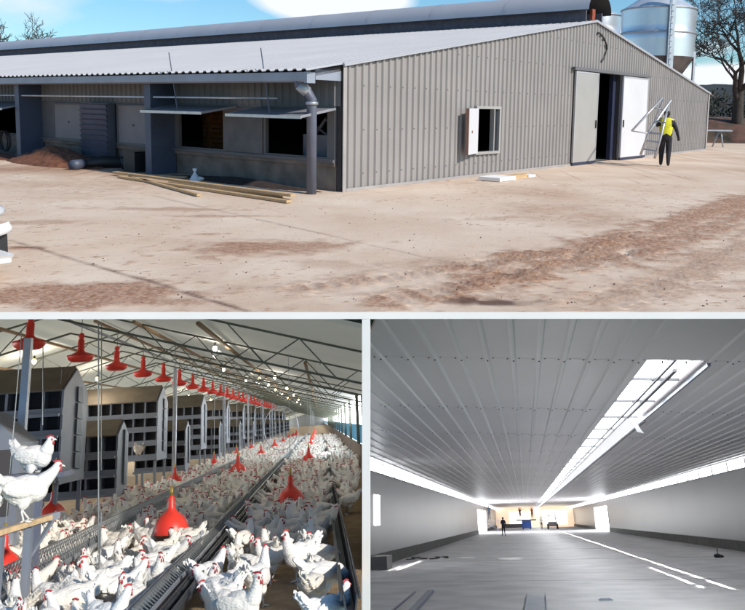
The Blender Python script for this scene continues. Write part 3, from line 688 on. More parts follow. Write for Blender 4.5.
# white car poking in at the left edge ------------------------------------------------
def car():
    t = thing('car', 'white car whose front corner enters at the left edge of the yard', 'car', YARD, (-4.35, 6.75, 0), R(-35))
    # nose points right (+x); local: x back to front, y across, z up
    xs_ = [-4.3, -4.15, -3.7, -3.1, -2.2, -1.2, -0.75, -0.3, -0.1, 0.05, 0.16]
    top = [0.75, 0.95, 1.05, 1.42, 1.46, 1.35, 1.02, 0.86, 0.80, 0.72, 0.60]
    hw = [0.70, 0.82, 0.86, 0.87, 0.88, 0.88, 0.87, 0.84, 0.76, 0.66, 0.50]
    mb = MB(); vs = []; fs = []
    for x, tz, w in zip(xs_, top, hw):
        zb3 = .30; belt = min(tz, .88)
        sec = [(-w * .96, zb3), (-w, .5), (-w * .99, belt), (-w * (.74 if tz > 1.1 else .9), tz), (0, tz + .03), (w * (.74 if tz > 1.1 else .9), tz), (w * .99, belt), (w, .5), (w * .96, zb3), (0, zb3 - .02)]
        vs += [(x, y, z) for y, z in sec]
    n = 10
    for i in range(len(xs_) - 1):
        for j in range(n): fs.append((i * n + j, i * n + (j + 1) % n, (i + 1) * n + (j + 1) % n, (i + 1) * n + j))
    fs += [tuple(range(n)), tuple(range((len(xs_) - 1) * n, len(xs_) * n))[::-1]]
    mb.add(vs, fs, True); part('body', mb, M_carp, t)
    bp_ = MB(); vs = []; fs = []
    for k in range(15):
        a = -1.35 + 2.7 * k / 14; px, py = .12 + .14 * math.cos(a) - .1, .86 * math.sin(a) / math.sin(1.35)
        vs += [(px - .25 * abs(py) ** 3, py, .52), (px + .06 - .25 * abs(py) ** 3, py, .47), (px + .05 - .25 * abs(py) ** 3, py, .42), (px - .08 - .25 * abs(py) ** 3, py, .38)]
    for k in range(14):
        for j in range(3): fs.append((k * 4 + j, k * 4 + j + 1, (k + 1) * 4 + j + 1, (k + 1) * 4 + j))
    bp_.add(vs, fs, True); part('bumper', bp_, M_carp, t)
    gl = MB(); gl.box(-.30, -.03, -.80, .80, .21, .45); gl.box(-.03, .10, -.62, .62, .27, .40); part('grille', gl, M_black, t)
    lp = MB(); lp.box(-.12, .22, -.7, .7, .17, .20); lp.prism([(-.12, .20), (.2, .20), (.24, .25), (-.12, .26)], 1, -.72, .72); part('splitter', lp, M_carp, t)
    for s in (-1, 1):
        hl = MB(); hl.ell((-.02, s * .60, .66), (.13, .17, .065), (0, .3, -s * .5), 12, 8); part('headlight', hl, M_lens, t)
        for x in (-.85, -3.45):
            wh = MB(); wh.lathe([(.18, -.09), (.30, -.10), (.33, -.06), (.33, .06), (.30, .10), (.18, .09)], 24); wo_ = part('wheel', wh, M_tyre, t, loc=(x, s * .80, .33)); wo_.rotation_euler = (PI / 2, 0, 0)
            rm = MB(); rm.lathe([(0, .07), (.06, .08), (.17, .05), (.19, .08)], 24); rm.lathe([(0, -.07), (.06, -.08), (.17, -.05), (.19, -.08)], 24); part('rim', rm, M_alu, wo_)
    ww_ = MB(); ww_.add([(-1.18, -.60, 1.33), (-1.18, .60, 1.33), (-.72, .74, 1.05), (-.72, -.74, 1.05)], [(0, 3, 2, 1)])
    ww_.v = [(x + .012, y, z + .03) for x, y, z in ww_.v]; part('windscreen', ww_, M_glass, t)
    for s in (-1, 1):
        sw_ = MB(); sw_.add([(-3.3, s * .80, .97), (-1.0, s * .885, .93), (-1.3, s * .74, 1.33), (-2.9, s * .72, 1.39)], [(0, 1, 2, 3)]); part('side_window', sw_, M_glass, t)
    return t
car()

# people --------------------------------------------------------------------------------
def person(place, loc, rz, lab, J, mats, group=None, scale=1.0, hair=True):
    """J: name -> (x, y, z, r); a continuous skinned body; mats = dict region -> index"""
    bones = [('pelvis', 'spine', 't'), ('spine', 'chest', 't'), ('chest', 'neck', 't'), ('neck', 'chin', 'h'), ('chin', 'head', 'h'), ('head', 'crown', 'h')]
    for s in ('l', 'r'):
        bones += [('chest', 'sh' + s, 't'), ('sh' + s, 'el' + s, 'a'), ('el' + s, 'wr' + s, 'a'), ('wr' + s, 'pa' + s, 'g'), ('pelvis', 'hi' + s, 'l'), ('hi' + s, 'kn' + s, 'l'), ('kn' + s, 'an' + s, 'l'), ('an' + s, 'to' + s, 'b')]
    J = dict(J)
    for s in ('l', 'r'):
        w_, e_ = Vector(J['wr' + s][:3]), Vector(J['el' + s][:3]); d = (w_ - e_).normalized(); J['pa' + s] = (*(w_ + d * .07), .034)
        side = d.cross(Vector((0, 1, 0.1))).normalized()
        for k in range(4):
            b0 = w_ + d * .085 + side * (k - 1.5) * .019; b1 = b0 + d * (.045 - .006 * abs(k - 1.3)); b2 = b1 + (d * .6 + Vector((0, .5, 0))).normalized() * .03
            J['f%d%s' % (k, s)] = (*b0, .0105); J['g%d%s' % (k, s)] = (*b1, .0095); J['h%d%s' % (k, s)] = (*b2, .008)
            bones += [('pa' + s, 'f%d%s' % (k, s), 'g'), ('f%d%s' % (k, s), 'g%d%s' % (k, s), 'g'), ('g%d%s' % (k, s), 'h%d%s' % (k, s), 'g')]
        th0 = w_ + d * .035 + side * .035; th1 = th0 + (d + side * .5).normalized() * .04
        J['th' + s] = (*th0, .012); J['ti' + s] = (*th1, .010); bones += [('wr' + s, 'th' + s, 'g'), ('th' + s, 'ti' + s, 'g')]
    names = list(J); ix = {n: i for i, n in enumerate(names)}
    me = bpy.data.meshes.new('person'); me.from_pydata([J[n][:3] for n in names], [(ix[a], ix[b]) for a, b, _ in bones], [])
    tmp = bpy.data.objects.new('tmp', me); COL.objects.link(tmp)
    md = tmp.modifiers.new('s', 'SKIN'); tmp.modifiers.new('u', 'SUBSURF').levels = 1
    sv = me.skin_vertices[0].data
    for i, n in enumerate(names):
        r = J[n][3]; sv[i].radius = (r, r) if n not in ('chest', 'spine', 'pelvis') else (r * 1.25, r * .85); sv[i].use_root = (n == 'pelvis')
    m = evaluated(tmp); bpy.data.objects.remove(tmp)
    reg = {'t': 0, 'a': 1, 'l': 2, 'b': 3, 'g': 4, 'h': 5}
    segs = [(Vector(J[a][:3]), Vector(J[b][:3]), reg[k]) for a, b, k in bones]
    for mm_ in mats: m.materials.append(mm_)
    for pgn in m.polygons:
        c = pgn.center; best = 9; bi = 0
        for a, b, k in segs:
            ab = b - a; t = max(0, min(1, (c - a).dot(ab) / max(ab.length_squared, 1e-9))); dd = (c - a - ab * t).length
            if dd < best: best = dd; bi = k
        if bi in (0, 2): bi = 0 if c.z > .98 else 2
        pgn.material_index = bi; pgn.use_smooth = True
    # face: nose, ears, eyes joined in the same mesh
    bm = bmesh.new(); bm.from_mesh(m); hx, hy, hz = J['head'][:3]
    hdg = J.get('_face', None)
    for dx, dy, dz, r in ((0, .095, -.005, .016), (.085, 0, 0, .02), (-.085, 0, 0, .02), (.032, .083, .02, .012), (-.032, .083, .02, .012)):
        res = bmesh.ops.create_icosphere(bm, subdivisions=1, radius=r, matrix=Matrix.Translation((hx + dx, hy + dy, hz + dz)))
        for v in res['verts']:
            for f in v.link_faces: f.material_index = 5
    bm.to_mesh(m); bm.free()
    o = bpy.data.objects.new('person', m); COL.objects.link(o); put(o, place, loc, rz); tag(o, lab, 'person', group)
    if scale != 1: o.matrix_world = o.matrix_world @ Matrix.Scale(scale, 4)
    if hair:
        hm = MB(); hm.ell((hx, hy - .012, hz + .035), (.095, .108, .095), (0, 0, 0), 14, 10); part('hair', hm, M_hair, o)
    return o
STAND = dict(pelvis=(0, 0, .95, .135), spine=(0, 0, 1.15, .125), chest=(0, 0, 1.37, .145), neck=(0, 0, 1.52, .06), chin=(0, .01, 1.57, .07), head=(0, .012, 1.63, .088), crown=(0, .01, 1.70, .075),
             shl=(-.18, 0, 1.42, .065), ell=(-.24, -.02, 1.15, .045), wrl=(-.25, .06, .90, .030), shr=(.18, 0, 1.42, .065), elr=(.24, -.02, 1.15, .045), wrr=(.25, .06, .90, .030),
             hil=(-.09, 0, .88, .10), knl=(-.10, .03, .50, .065), anl=(-.11, -.02, .10, .042), tol=(-.12, .14, .045, .04), hir=(.09, 0, .88, .10), knr=(.10, .03, .50, .065), anr=(.11, -.02, .10, .042), tor=(.12, .14, .045, .04))
MAN = dict(STAND); MAN.update(ell=(-.27, .16, 1.25, .045), wrl=(-.20, .30, 1.42, .030), elr=(.31, -.02, 1.16, .048), wrr=(.37, .10, .93, .032), knl=(-.10, .08, .50, .07), anl=(-.10, .10, .09, .045), tol=(-.10, .25, .045, .04), knr=(.11, .04, .50, .07), anr=(.11, -.16, .12, .045), tor=(.12, -.03, .04, .04))
mp_ = YARD.floor(664, 166.5)
FAT = {k: (v[0], v[1], v[2], v[3] * (1.28 if k[:2] in ('kn', 'an', 'el', 'sh', 'wr', 'hi', 'sp', 'pe', 'ch') and k != 'chin' else 1.05)) for k, v in MAN.items()}
man = person(YARD, mp_, R(-18), 'man walking away in a yellow vest and black clothes, ladder on his shoulder', FAT, [M_fluoro, M_cloth, M_cloth, M_black, M_black, M_hair])
cuff = MB()
# the ladder: points on upright planes just behind and before the man
def lad(u, v, off): return YARD.hit(u, v, (0, 1, 0), mp_.y + off) - mp_
la = thing('step_ladder', 'folded aluminium step ladder carried over the man\'s left shoulder', 'ladder', YARD, mp_)
r1 = [lad(671, 100, -.30), lad(649.5, 131, -.34), lad(640.6, 155, -.38)]; r2 = [lad(668, 107, .0), lad(661.5, 134, -.30), lad(654.6, 158.5, -.36)]
mb = MB(); mb.tube(r1, .04, 6); part('rail', mb, M_alu, la)
mb = MB(); mb.tube(r2, .04, 6); part('rail', mb, M_alu, la)
mb = MB(); mb.tube([lad(662.5, 98, -.05), lad(631.7, 131, -.5)], .032, 6); part('strut', mb, M_alu, la)
mb = MB(); mb.tube([lad(663, 99, .1), lad(653, 125, .05), lad(650, 133, -.2)], .017, 6); part('strut', mb, M_pipe, la)
mb = MB(); mb.tube([lad(631.7, 131, -.5), lad(648, 133.5, -.34), lad(661.5, 134, -.32)], .022, 6); part('brace', mb, M_alu, la); mb = MB(); mb.tube([lad(654.5, 108, -.2), lad(665, 110.5, -.2)], .022, 6); part('brace', mb, M_alu, la)
for v0, v1, u0, u1 in ((132.5, 134, 649.5, 661), (140.5, 142.5, 646.5, 659), (149, 151, 643, 656), (121, 123, 657, 665)):
    mb = MB(); mb.bar(lad(u0, v0, -.36), lad(u1, v1, -.36), .10, .045); part('rung', mb, M_pipe, la)

# =================================================================================================
# 2. THE HEN HOUSE
# =================================================================================================
H_ = HEN
def clipY(u, xw):   # Y at which a wall x = xw crosses image column u
    return H_.hit(u, 420 if False else 470, (1, 0, 0), xw).y
M_litter = mat('litter', (0.30, 0.20, 0.11), .95, 0, .3, 5, .9, 50, col2=(0.42, 0.30, 0.18), mixlo=.35, mixhi=.65)
M_hroof = mat('translucent_roof', (0.42, 0.43, 0.39), .8, 0, .10, .8, emit=(0.95, 1.0, 0.88), estr=0.23)  # emission stands in for daylight through the sheets and fills the house
M_hroofd = mat('roof_sheet_dim_glow', (0.30, 0.30, 0.28), .8, 0, .12, .8, emit=(.95, 1, .88), estr=0.13)  # shaded slope put into a darker colour and dimmer glow
M_truss = mat('truss_steel', (0.12, 0.125, 0.095), .7, .1, .3, 5)
M_purlin = mat('purlin_wood', (0.26, 0.17, 0.09), .8, 0, .2, 3)
M_daylight = mat('daylight_mesh', (.8, .85, .9), .8, emit=(0.90, 0.96, 1.0), estr=9.0)
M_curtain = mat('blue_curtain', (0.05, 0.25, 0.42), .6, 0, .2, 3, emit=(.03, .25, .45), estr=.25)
M_nest = mat('nest_steel', (0.22, 0.24, 0.28), .5, .3, .12, 2)
M_nroof = mat('nest_roof_board', (0.13, 0.105, 0.075), .8, 0, .2, 3)
M_red = mat('red_plastic', (0.72, 0.045, 0.03), .38, 0, .12, 6)
M_bulb = mat('lit_bulb', (1, .8, .5), .4, emit=(1.0, 0.72, 0.34), estr=22)
M_wire = mat('wire', (0.25, 0.26, 0.26), .4, .6)
M_trough = mat('trough_galvanised', (0.36, 0.40, 0.43), .4, .5, .15, 4)
M_troughd = mat('trough_dark', (0.045, 0.05, 0.06), .5, .3, .2, 4)
M_feather = mat('white_feather', (0.77, 0.75, 0.71), .9, 0, .05, 7, .55, 55, col2=(.83, .82, .79), mixlo=.35, mixhi=.6, stretch=(.5, 1.3, 1.3), sss=.08)
_n = M_feather.node_tree; _oi = _n.nodes.new('ShaderNodeObjectInfo'); _mx = _n.nodes.new('ShaderNodeMix'); _mx.data_type = 'RGBA'; _mx.blend_type = 'MULTIPLY'; _rp = _n.nodes.new('ShaderNodeValToRGB')
_rp.color_ramp.elements[0].color = (.92, .88, .81, 1); _rp.color_ramp.elements[1].color = (1, 1, 1, 1); _rp.color_ramp.elements[1].position = .55
_n.links.new(_oi.outputs['Random'], _rp.inputs[0]); _src = _n.nodes['Principled BSDF'].inputs['Base Color'].links[0].from_socket; _mx.inputs[0].default_value = 1
_n.links.new(_src, _mx.inputs[6]); _n.links.new(_rp.outputs[0], _mx.inputs[7]); _n.links.new(_mx.outputs[2], _n.nodes['Principled BSDF'].inputs['Base Color'])
M_comb = mat('red_comb', (0.40, 0.035, 0.04), .55, 0, .15, 20)
M_beak = mat('beak_leg', (0.55, 0.34, 0.12), .55)

def wedge(poly, dz): 
    n = len(poly); mb = MB(); mb.add([tuple(p) for p in poly] + [(p[0], p[1], p[2] + dz) for p in poly], [tuple(range(n)), tuple(range(n, 2 * n))[::-1]] + [(i, i + n, (i + 1) % n + n, (i + 1) % n) for i in range(n)]); return mb
FARH = 210.0
lo_v, hi_v = 425.0, 640.0
for _ in range(50):
    mv = (lo_v + hi_v) / 2
    if H_.floor(361, mv).x > 1.15: lo_v = mv
    else: hi_v = mv
fc = [H_.floor(-30, 640), H_.floor(361, 640), H_.floor(361, hi_v)]
fl = [(-12, fc[0].y, 0), (fc[1].x, fc[1].y, 0), (fc[2].x, fc[2].y, 0), (1.15, FARH, 0), (-12, FARH, 0)]
o_ = struct('litter_floor', wedge(fl, -.08), M_litter, H_)
# right wall: low board wall, posts, open mesh windows, curtain
yw = H_.hit(364, 470, (1, 0, 0), 1.06).y + .2
lw = MB(); lw.box(1.0, 1.06, yw, FARH, 0, .63); struct('low_wall', lw, mat('low_wall', (.20, .15, .12), .85, 0, .2, 3), H_)
k = 0
for i in range(16):
    y = yw + .6 + i * 5.2
    mb = MB(); mb.box(.96, 1.04, y, y + .1, .632, 1.92)
    thing('wall_post', 'steel post of the right hand window row of the hen house', 'post', H_, group='window posts of the hen house', mb=mb, mats=M_truss)
cu = MB(); cu.box(1.065, 1.075, yw, FARH, .632, 1.12)
tag(struct('window_curtain', cu, M_curtain, H_), 'blue curtain rolled up along the lower windows of the hen house', 'curtain')
bpy.data.objects['window_curtain']['kind'] = 'structure'
yw2 = H_.hit(364, 460, (1, 0, 0), 1.14).y + .2
wd = MB(); wd.box(1.12, 1.14, yw2, FARH, .5, 1.95); struct('window_row', wd, M_daylight, H_)
# roof
RXh, RZh, SLh = -3.6, 3.14, 0.27
def hroof(x): return RZh - SLh * abs(x - RXh)
y318 = lambda x: H_.hit(400 if False else 0, 0, (1, 0, 0), x)
def roof_start(x):   # Y where the image line v = 316 meets the roof above x
    lo, hi = 2.0, 60.0
    W_ = H_.M
    def vv(y):
        p = YR.T @ (np.array(W_ @ Vector((x, y, hroof(x)))) - np.array([0, 0, EYE])); return PY + p[1] / p[2] * F, CX - p[0] / p[2] * F
    lo = 6.75
    if vv(lo)[0] > 315.5 and vv(lo)[1] < 365.5: return lo
    for _ in range(50):
        mid = (lo + hi) / 2
        if vv(mid)[0] < 315.5 or vv(mid)[1] > 365.5: lo = mid
        else: hi = mid
    return hi
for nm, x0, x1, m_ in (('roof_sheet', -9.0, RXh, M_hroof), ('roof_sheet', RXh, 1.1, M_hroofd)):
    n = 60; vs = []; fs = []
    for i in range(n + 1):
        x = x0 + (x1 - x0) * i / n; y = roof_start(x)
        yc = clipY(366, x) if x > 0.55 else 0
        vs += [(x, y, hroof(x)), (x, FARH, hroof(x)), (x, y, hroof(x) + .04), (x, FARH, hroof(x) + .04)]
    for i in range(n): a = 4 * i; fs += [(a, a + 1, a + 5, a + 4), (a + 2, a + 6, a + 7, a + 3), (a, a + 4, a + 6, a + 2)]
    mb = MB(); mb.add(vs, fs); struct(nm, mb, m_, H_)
roofo = [o for o in bpy.data.objects if o.name.startswith('roof_sheet')][0]
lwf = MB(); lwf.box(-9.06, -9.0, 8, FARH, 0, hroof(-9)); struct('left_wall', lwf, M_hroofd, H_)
lwn = MB(); lwn.box(-8.99, -8.97, 8, FARH, .7, 1.55); struct('left_fill_strip', lwn, M_daylight, H_)  # glowing strip added behind the nests to light the house
endw = MB(); endw.prism([(-9, 0), (1.1, 0), (1.1, 1.9), (RXh, RZh), (-9, hroof(-9))], 1, FARH, FARH + .1); struct('end_wall', endw, mat('end_wall', (.25, .26, .26), .8), H_)
# trusses, one object each, from above the camera to the far end
def in_view(p):
    c = YR.T @ (np.array(H_.M @ Vector(p)) - np.array([0, 0, EYE])); return CX - c[0] / c[2] * F, PY + c[1] / c[2] * F
ky = 0
for i in range(44):
    y = 8.6 + i * 3.0
    mb = MB(); X0, X1 = -8.6, 1.0; wd_ = .024 if i < 9 else .036
    def runs(off, vmin):
        xs2 = [X0 + (X1 - X0) * j / 400 for j in range(401)]; ok = []
        for x in xs2:
            u, v = in_view((x, y, hroof(x) - off)); ok.append(v > vmin and u < 363.5)
        out = []
        for j in range(401):
            if ok[j] and (j == 0 or not ok[j - 1]): out.append([xs2[j], xs2[j]])
            if ok[j]: out[-1][1] = xs2[j]
        out = [q for q in out if q[1] - q[0] > .3]
        return out
    rt, rb2 = runs(.03, 317.5), runs(.38, 318.5)
    for rns, off in ((rt, .03), (rb2, .38)):
        for rn in rns:
            pts = [rn[0]] + ([RXh] if rn[0] < RXh < rn[1] else []) + [rn[1]]
            for a, c in zip(pts[:-1], pts[1:]): mb.bar((a, y, hroof(a) - off), (c, y, hroof(c) - off), wd_)
    if rt and rb2 and i < 16:
        for j in range(24):
            a, c = X0 + .4 * j, X0 + .4 * (j + 1)
            if any(q[0] <= a and c <= q[1] for q in rt) and any(q[0] <= a and c <= q[1] for q in rb2): mb.bar((a, y, hroof(a) - (.03 if j % 2 else .38)), (c, y, hroof(c) - (.38 if j % 2 else .03)), .014)
    if mb.v: thing('roof_truss', 'slim dark steel roof truss crossing under the hen house roof', 'truss', H_, group='roof trusses of the hen house', mb=mb, mats=M_truss)
for x in (-8.0, -6.8, -5.6, -4.5, RXh, -2.6, -1.4, -.2):
    y0 = roof_start(x) + .3; mb = MB(); z = hroof(x) - .05
    if x == -.2: y0 = max(y0, 12)
    mb.bar((x, y0, z), (x, FARH, z), .045, .04)
    tag(thing('purlin', 'brown timber purlin running the length of the hen house roof', 'purlin', H_, group='purlins under the hen house roof', mb=mb, mats=M_purlin))
# posts
for i in range(8):
    y = 9.1 + i * 9.2; mb = MB(); top_ = hroof(-3.3) - .36
    if i == 0: top_ = 2.42
    mb.box(-3.34, -3.26, y, y + .08, 0, top_); thing('support_post', 'galvanised square post, ' + ('nearest, at the left before the first nest box' if i == 0 else 'second, right of the raised feeder row' if i == 1 else 'farther down the hen house beside the nest row'), 'post', H_, group='posts along the nest boxes' if i > 1 else None, mb=mb, mats=M_galv)
# nests
def nest(big, y, lab, group):
    x1 = -3.6 if big else -3.3; wdt = 2.55 if big else 1.2; dpt = 1.15 if big else .75
    z0, zs, za = (.78, 1.95, 2.28) if big else (.42, 1.28, 1.50)
    if not big: dpt = .7
    t = thing('nest_box', lab, 'nest box', H_, (x1, y, 0), 0, group)
    for xx in (0, -wdt + .03): e = MB(); e.prism([(0, z0 - .1), (dpt, z0 - .1), (dpt, zs), (dpt / 2, za), (0, zs)], 0, xx - .03, xx); part('end_panel', e, M_nest, t)
    cols = 10 if big else 5; rows = 4 if big else 3; cw = (wdt - .06) / cols; rh = (zs - z0) / rows
    bd = MB()
    bd.box(-wdt + .031, -.031, dpt * .45, dpt * .55, z0, zs)
    for r_ in range(rows + 1): bd.box(-wdt + .031, -.031, 0.015, dpt - .015, z0 + r_ * rh - .012, z0 + r_ * rh + .012)
    for c_ in range(1, cols): bd.box(-wdt + .03 + c_ * cw - .018, -wdt + .03 + c_ * cw + .018, .012, dpt - .012, z0 + .013, zs - .013)
    part('compartments', bd, M_nest, t)
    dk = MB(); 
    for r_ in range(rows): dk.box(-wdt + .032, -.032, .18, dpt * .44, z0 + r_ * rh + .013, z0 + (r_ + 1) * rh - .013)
    part('hole_shade', dk, M_dark, t)  # dark blocks painted in as the shade inside the nest holes
    sp = MB()
    for r_ in range(rows): sp.box(-wdt + .0, -.0, -.03, .01, z0 + r_ * rh - .05, z0 + r_ * rh + .045)
    for r_ in range(rows): sp.bar((-wdt, -.16, z0 + r_ * rh - .05), (0, -.16, z0 + r_ * rh - .05), .04)
    part('landing_board', sp, M_nest, t)
    rf = MB()
    for (a, b_) in (((-.03, zs - .01), (dpt / 2, za + .02)), ((dpt / 2, za + .02), (dpt + .03, zs - .01))):
        rf.prism([(a[0], a[1]), (b_[0], b_[1]), (b_[0], b_[1] + .02), (a[0], a[1] + .02)], 0, -wdt - .02, -.031)
    part('roof', rf, M_nroof, t)
    fh = MB()
    for r_ in range(rows + 1):      # folded flaps on the end panel
        zc = z0 + .18 + r_ * (zs - z0) / (rows + 1)
        fh.prism([(dpt * .50, zc - .09), (dpt * .74, zc - .12), (dpt * .66, zc + .12), (dpt * .50, zc + .12)], 0, .001, .03)
    part('end_flap', fh, mat('nest_flap', (.12, .14, .17), .5, .3), t)
    for xx, yy in ((-.05, .05), (-.05, dpt - .05), (-wdt + .05, .05), (-wdt + .05, dpt - .05)):
        lg = MB(); lg.bar((xx, yy, 0), (xx, yy, z0 - .1), .05); part('leg', lg, M_nest, t)
for k in range(12):
    nest(True, 11.45 + 6.5 * k, ('tall grey nest box with brown roof, nearest to the camera' if k == 0 else 'tall grey nest box with three rows of dark openings, second from the camera' if k == 1 else 'tall grey nest box farther down the hen house'), None if k < 2 else 'tall nest boxes down the hen house')
    nest(False, 13.35 + 6.5 * k, ('small low grey nest box between the first and second tall ones' if k == 0 else 'small low grey nest box farther down the hen house'), None if k == 0 else 'small nest boxes down the hen house')
# cabinet at the far left edge
cbm = MB(); cbm.prism([(-.35, 0), (.35, 0), (.35, .78), (.0, 1.1), (-.35, .78)], 1, 0, .5)
cp = H_.hit(-2, 430, (0, 1, 0), 8.3)
cbo = thing('feed_hopper', 'grey pointed metal hopper cut by the left edge of the hen house', 'hopper', H_, (cp.x - .12, 8.3, .50)); part('casing', cbm, M_nest, cbo)
fm = MB(); fm.box(-.28, .28, -.012, -.002, .1, .72); part('painted_opening', fm, M_dark, cbo);  # flat dark plate, the shade of an opening painted on the casing
lgm = MB(); 
for xx in (-.3, .3): lgm.bar((xx, .05, -.5), (xx, .05, 0), .04); lgm.bar((xx, .45, -.5), (xx, .45, 0), .04)
part('stand', lgm, M_galv, cbo)
# raised red feeders and red floor drinkers
def bell(R0, hgt):
    return [(R0, 0), (R0 * 1.01, hgt * .05), (R0 * .98, hgt * .14), (R0 * .92, hgt * .24), (R0 * .80, hgt * .36), (R0 * .60, hgt * .47), (R0 * .38, hgt * .55), (R0 * .24, hgt * .63), (R0 * .19, hgt * .74), (R0 * .17, hgt * .95), (R0 * .10, hgt)]
def pan(x, y, z, lab, group, ztop=None):
    t = thing('raised_feeder', lab, 'feeder', H_, (x, y, z), 0, group)
    m_ = MB(); m_.lathe([(0, .0), (.12, .0), (.16, .025), (.185, .065), (.185, .09), (.17, .075), (.14, .045), (.05, .05)], 20); part('pan', m_, M_red, t)
    m_ = MB(); m_.lathe([(.15, .085), (.12, .11), (.06, .14), (.045, .17), (.045, .30), (.03, .33), (.045, .36), (.03, .40), (0, .41)], 14); part('cone', m_, M_red, t)
    m_ = MB(); m_.tube([(0, 0, .40), (0, 0, (ztop or hroof(x) - .1) - z)], .006, 4); part('cord', m_, M_wire, t)
for k in range(26):
    y = 9.45 + 2.0 * k; top_ = None
    uu = in_view((-3.4, y, hroof(-3.4) - .1))
    if uu[1] < 319:
        lo, hi = 2.4, 3.1
        for _ in range(30):
            mdl = (lo + hi) / 2
            if in_view((-3.4, y, mdl))[1] < 318.5: hi = mdl
            else: lo = mdl
        top_ = lo
    nth = ['first', 'second', 'third', 'fourth', 'fifth', 'sixth']
    pan(-3.4, y, 2.33, ('red feeder pan hanging under the roof, %s of the raised row from the left' % nth[k]) if k < 6 else 'red feeder pan in the far end of the raised row', None if k < 6 else 'far red feeder pans of the raised row', max(top_ or hroof(-3.4) - .1, 2.6))
rp = MB(); rp.tube([(-3.4, 9.6, 2.84), (-3.4, 60, 2.84)], .022, 6); thing('feed_pipe', 'grey feed pipe above the row of raised red feeders', 'pipe', H_, mb=rp, mats=M_galv)
rp = MB(); rp.tube([(-1.55, 12.3 , 2.44), (-1.55, 80, 2.44)], .02, 6); thing('conduit', 'pale conduit pipe sloping down the middle of the roof view', 'pipe', H_, mb=rp, mats=mat('pale_pipe', (.5, .52, .5), .5))
rp = MB(); rp.tube([(-1.62, 12.0 + 1.5 * i, 2.36 - .04 * (i % 2)) for i in range(44)], .012, 5); thing('cable', 'thin pale cable sagging beside the conduit', 'cable', H_, mb=rp, mats=mat('pale_pipe', (.5, .52, .5), .5))
DR = []
def drinker(u, v, s_, lab, group=None, xy=None):
    c = H_.floor(u, v, .24) if xy is None else Vector((*xy, .24))
    DR.append((c.x, c.y))
    t = thing('bell_drinker', lab, 'drinker', H_, (c.x, c.y, .24), 0, group)
    m_ = MB(); m_.lathe(bell(s_, s_ * 2.0), 24); part('bell', m_, M_red, t)
    m_ = MB(); m_.tube([(0, 0, s_ * 1.9), (0, 0, s_ * 2.5)], .018, 8); part('valve', m_, mat('brass', (.5, .36, .1), .4, .6), t)
    m_ = MB(); m_.tube([(0, 0, s_ * 2.4), (0.01, 0, 2.0)], .004, 4); part('cord', m_, M_wire, t)
drinker(171, 533, .19, 'large red bell drinker in the left lane between two troughs')
drinker(291, 503, .18, 'large red bell drinker in the middle lane among the hens')
drinker(238, 474, .20, 'red bell drinker in the left lane, second from the camera')
drinker(309, 463, .20, 'red bell drinker in the middle lane, second from the camera')
drinker(52, 519, .18, 'red bell drinker behind the perch at the left')
for k in range(7): drinker(0, 0, .18, 'small red bell drinker far down the lanes', 'far red drinkers', (-.42 - .02 * k, 34 + 7 * k)); 
for k in range(6): drinker(0, 0, .18, 'small red bell drinker far down the lanes', 'far red drinkers', (-2.0, 27 + 8 * k))
for k in range(4): drinker(0, 0, .16, 'small red bell drinker far down the lanes', 'far red drinkers', (-3.0, 16.8 + 6 * k))
drinker(2, 575, .16, 'red drinker cut by the left edge under the perch', None)
# troughs
def trough(x, y0, y1, w, dark, lab, wires, zb0=.14):
    t = thing('feed_trough', lab, 'trough', H_, (x, 0, 0))
    m_ = MB(); h = .11
    m_.prism([(-w / 2, zb0 + h), (-w / 2 + .02, zb0), (w / 2 - .02, zb0), (w / 2, zb0 + h), (w / 2 - .012, zb0 + h), (w / 2 - .028, zb0 + .012), (-w / 2 + .028, zb0 + .012), (-w / 2 + .012, zb0 + h)], 1, y0, y1)
    part('channel', m_, M_troughd if dark else M_trough, t)
    m_ = MB()
    for xx in (-w / 2 - .014, w / 2 + .002): m_.box(xx, xx + .012, y0, y1, zb0 + h - .03, zb0 + h + .012)
    part('lip', m_, M_troughd if dark else M_galv, t)
    m_ = MB(); y = y0
    while y < y1: m_.box(-w / 2, w / 2, y, y + .03, 0, zb0 - .001); y += 2.4
    part('feet', m_, M_galv, t)
    if wires:
        m_ = MB(); y = y0; i = 0; step = .07; hh = wires
        while y < min(y1, 24):
            m_.bar((-w * .42, y, zb0 + h), (0, y + step / 2, zb0 + h + hh), .006); m_.bar((w * .42, y + step / 2, zb0 + h), (0, y + step / 2, zb0 + h + hh), .006)
            m_.bar((-w * .42, y + step / 2, zb0 + h), (0, y, zb0 + h + hh), .005)
            y += step
        m_.bar((0, y0, zb0 + h + hh), (0, min(y1, 24), zb0 + h + hh), .012)
        part('wire_guard', m_, M_wire, t)
    return t
trough(.15, H_.floor(350, 640).y, 70, .10, True, 'narrow dark feed trough nearest the windows', 0)
trough(-1.14, 5.1, 70, .14, False, 'galvanised feed trough with wire guard in the middle', .05)
trough(-2.36, 5.2, 70, .14, False, 'galvanised feed trough with tall wire guard at the left', .16)
trough(-.96, 5.1, 70, .06, True, 'thin dark feed rail close beside the middle trough', 0)
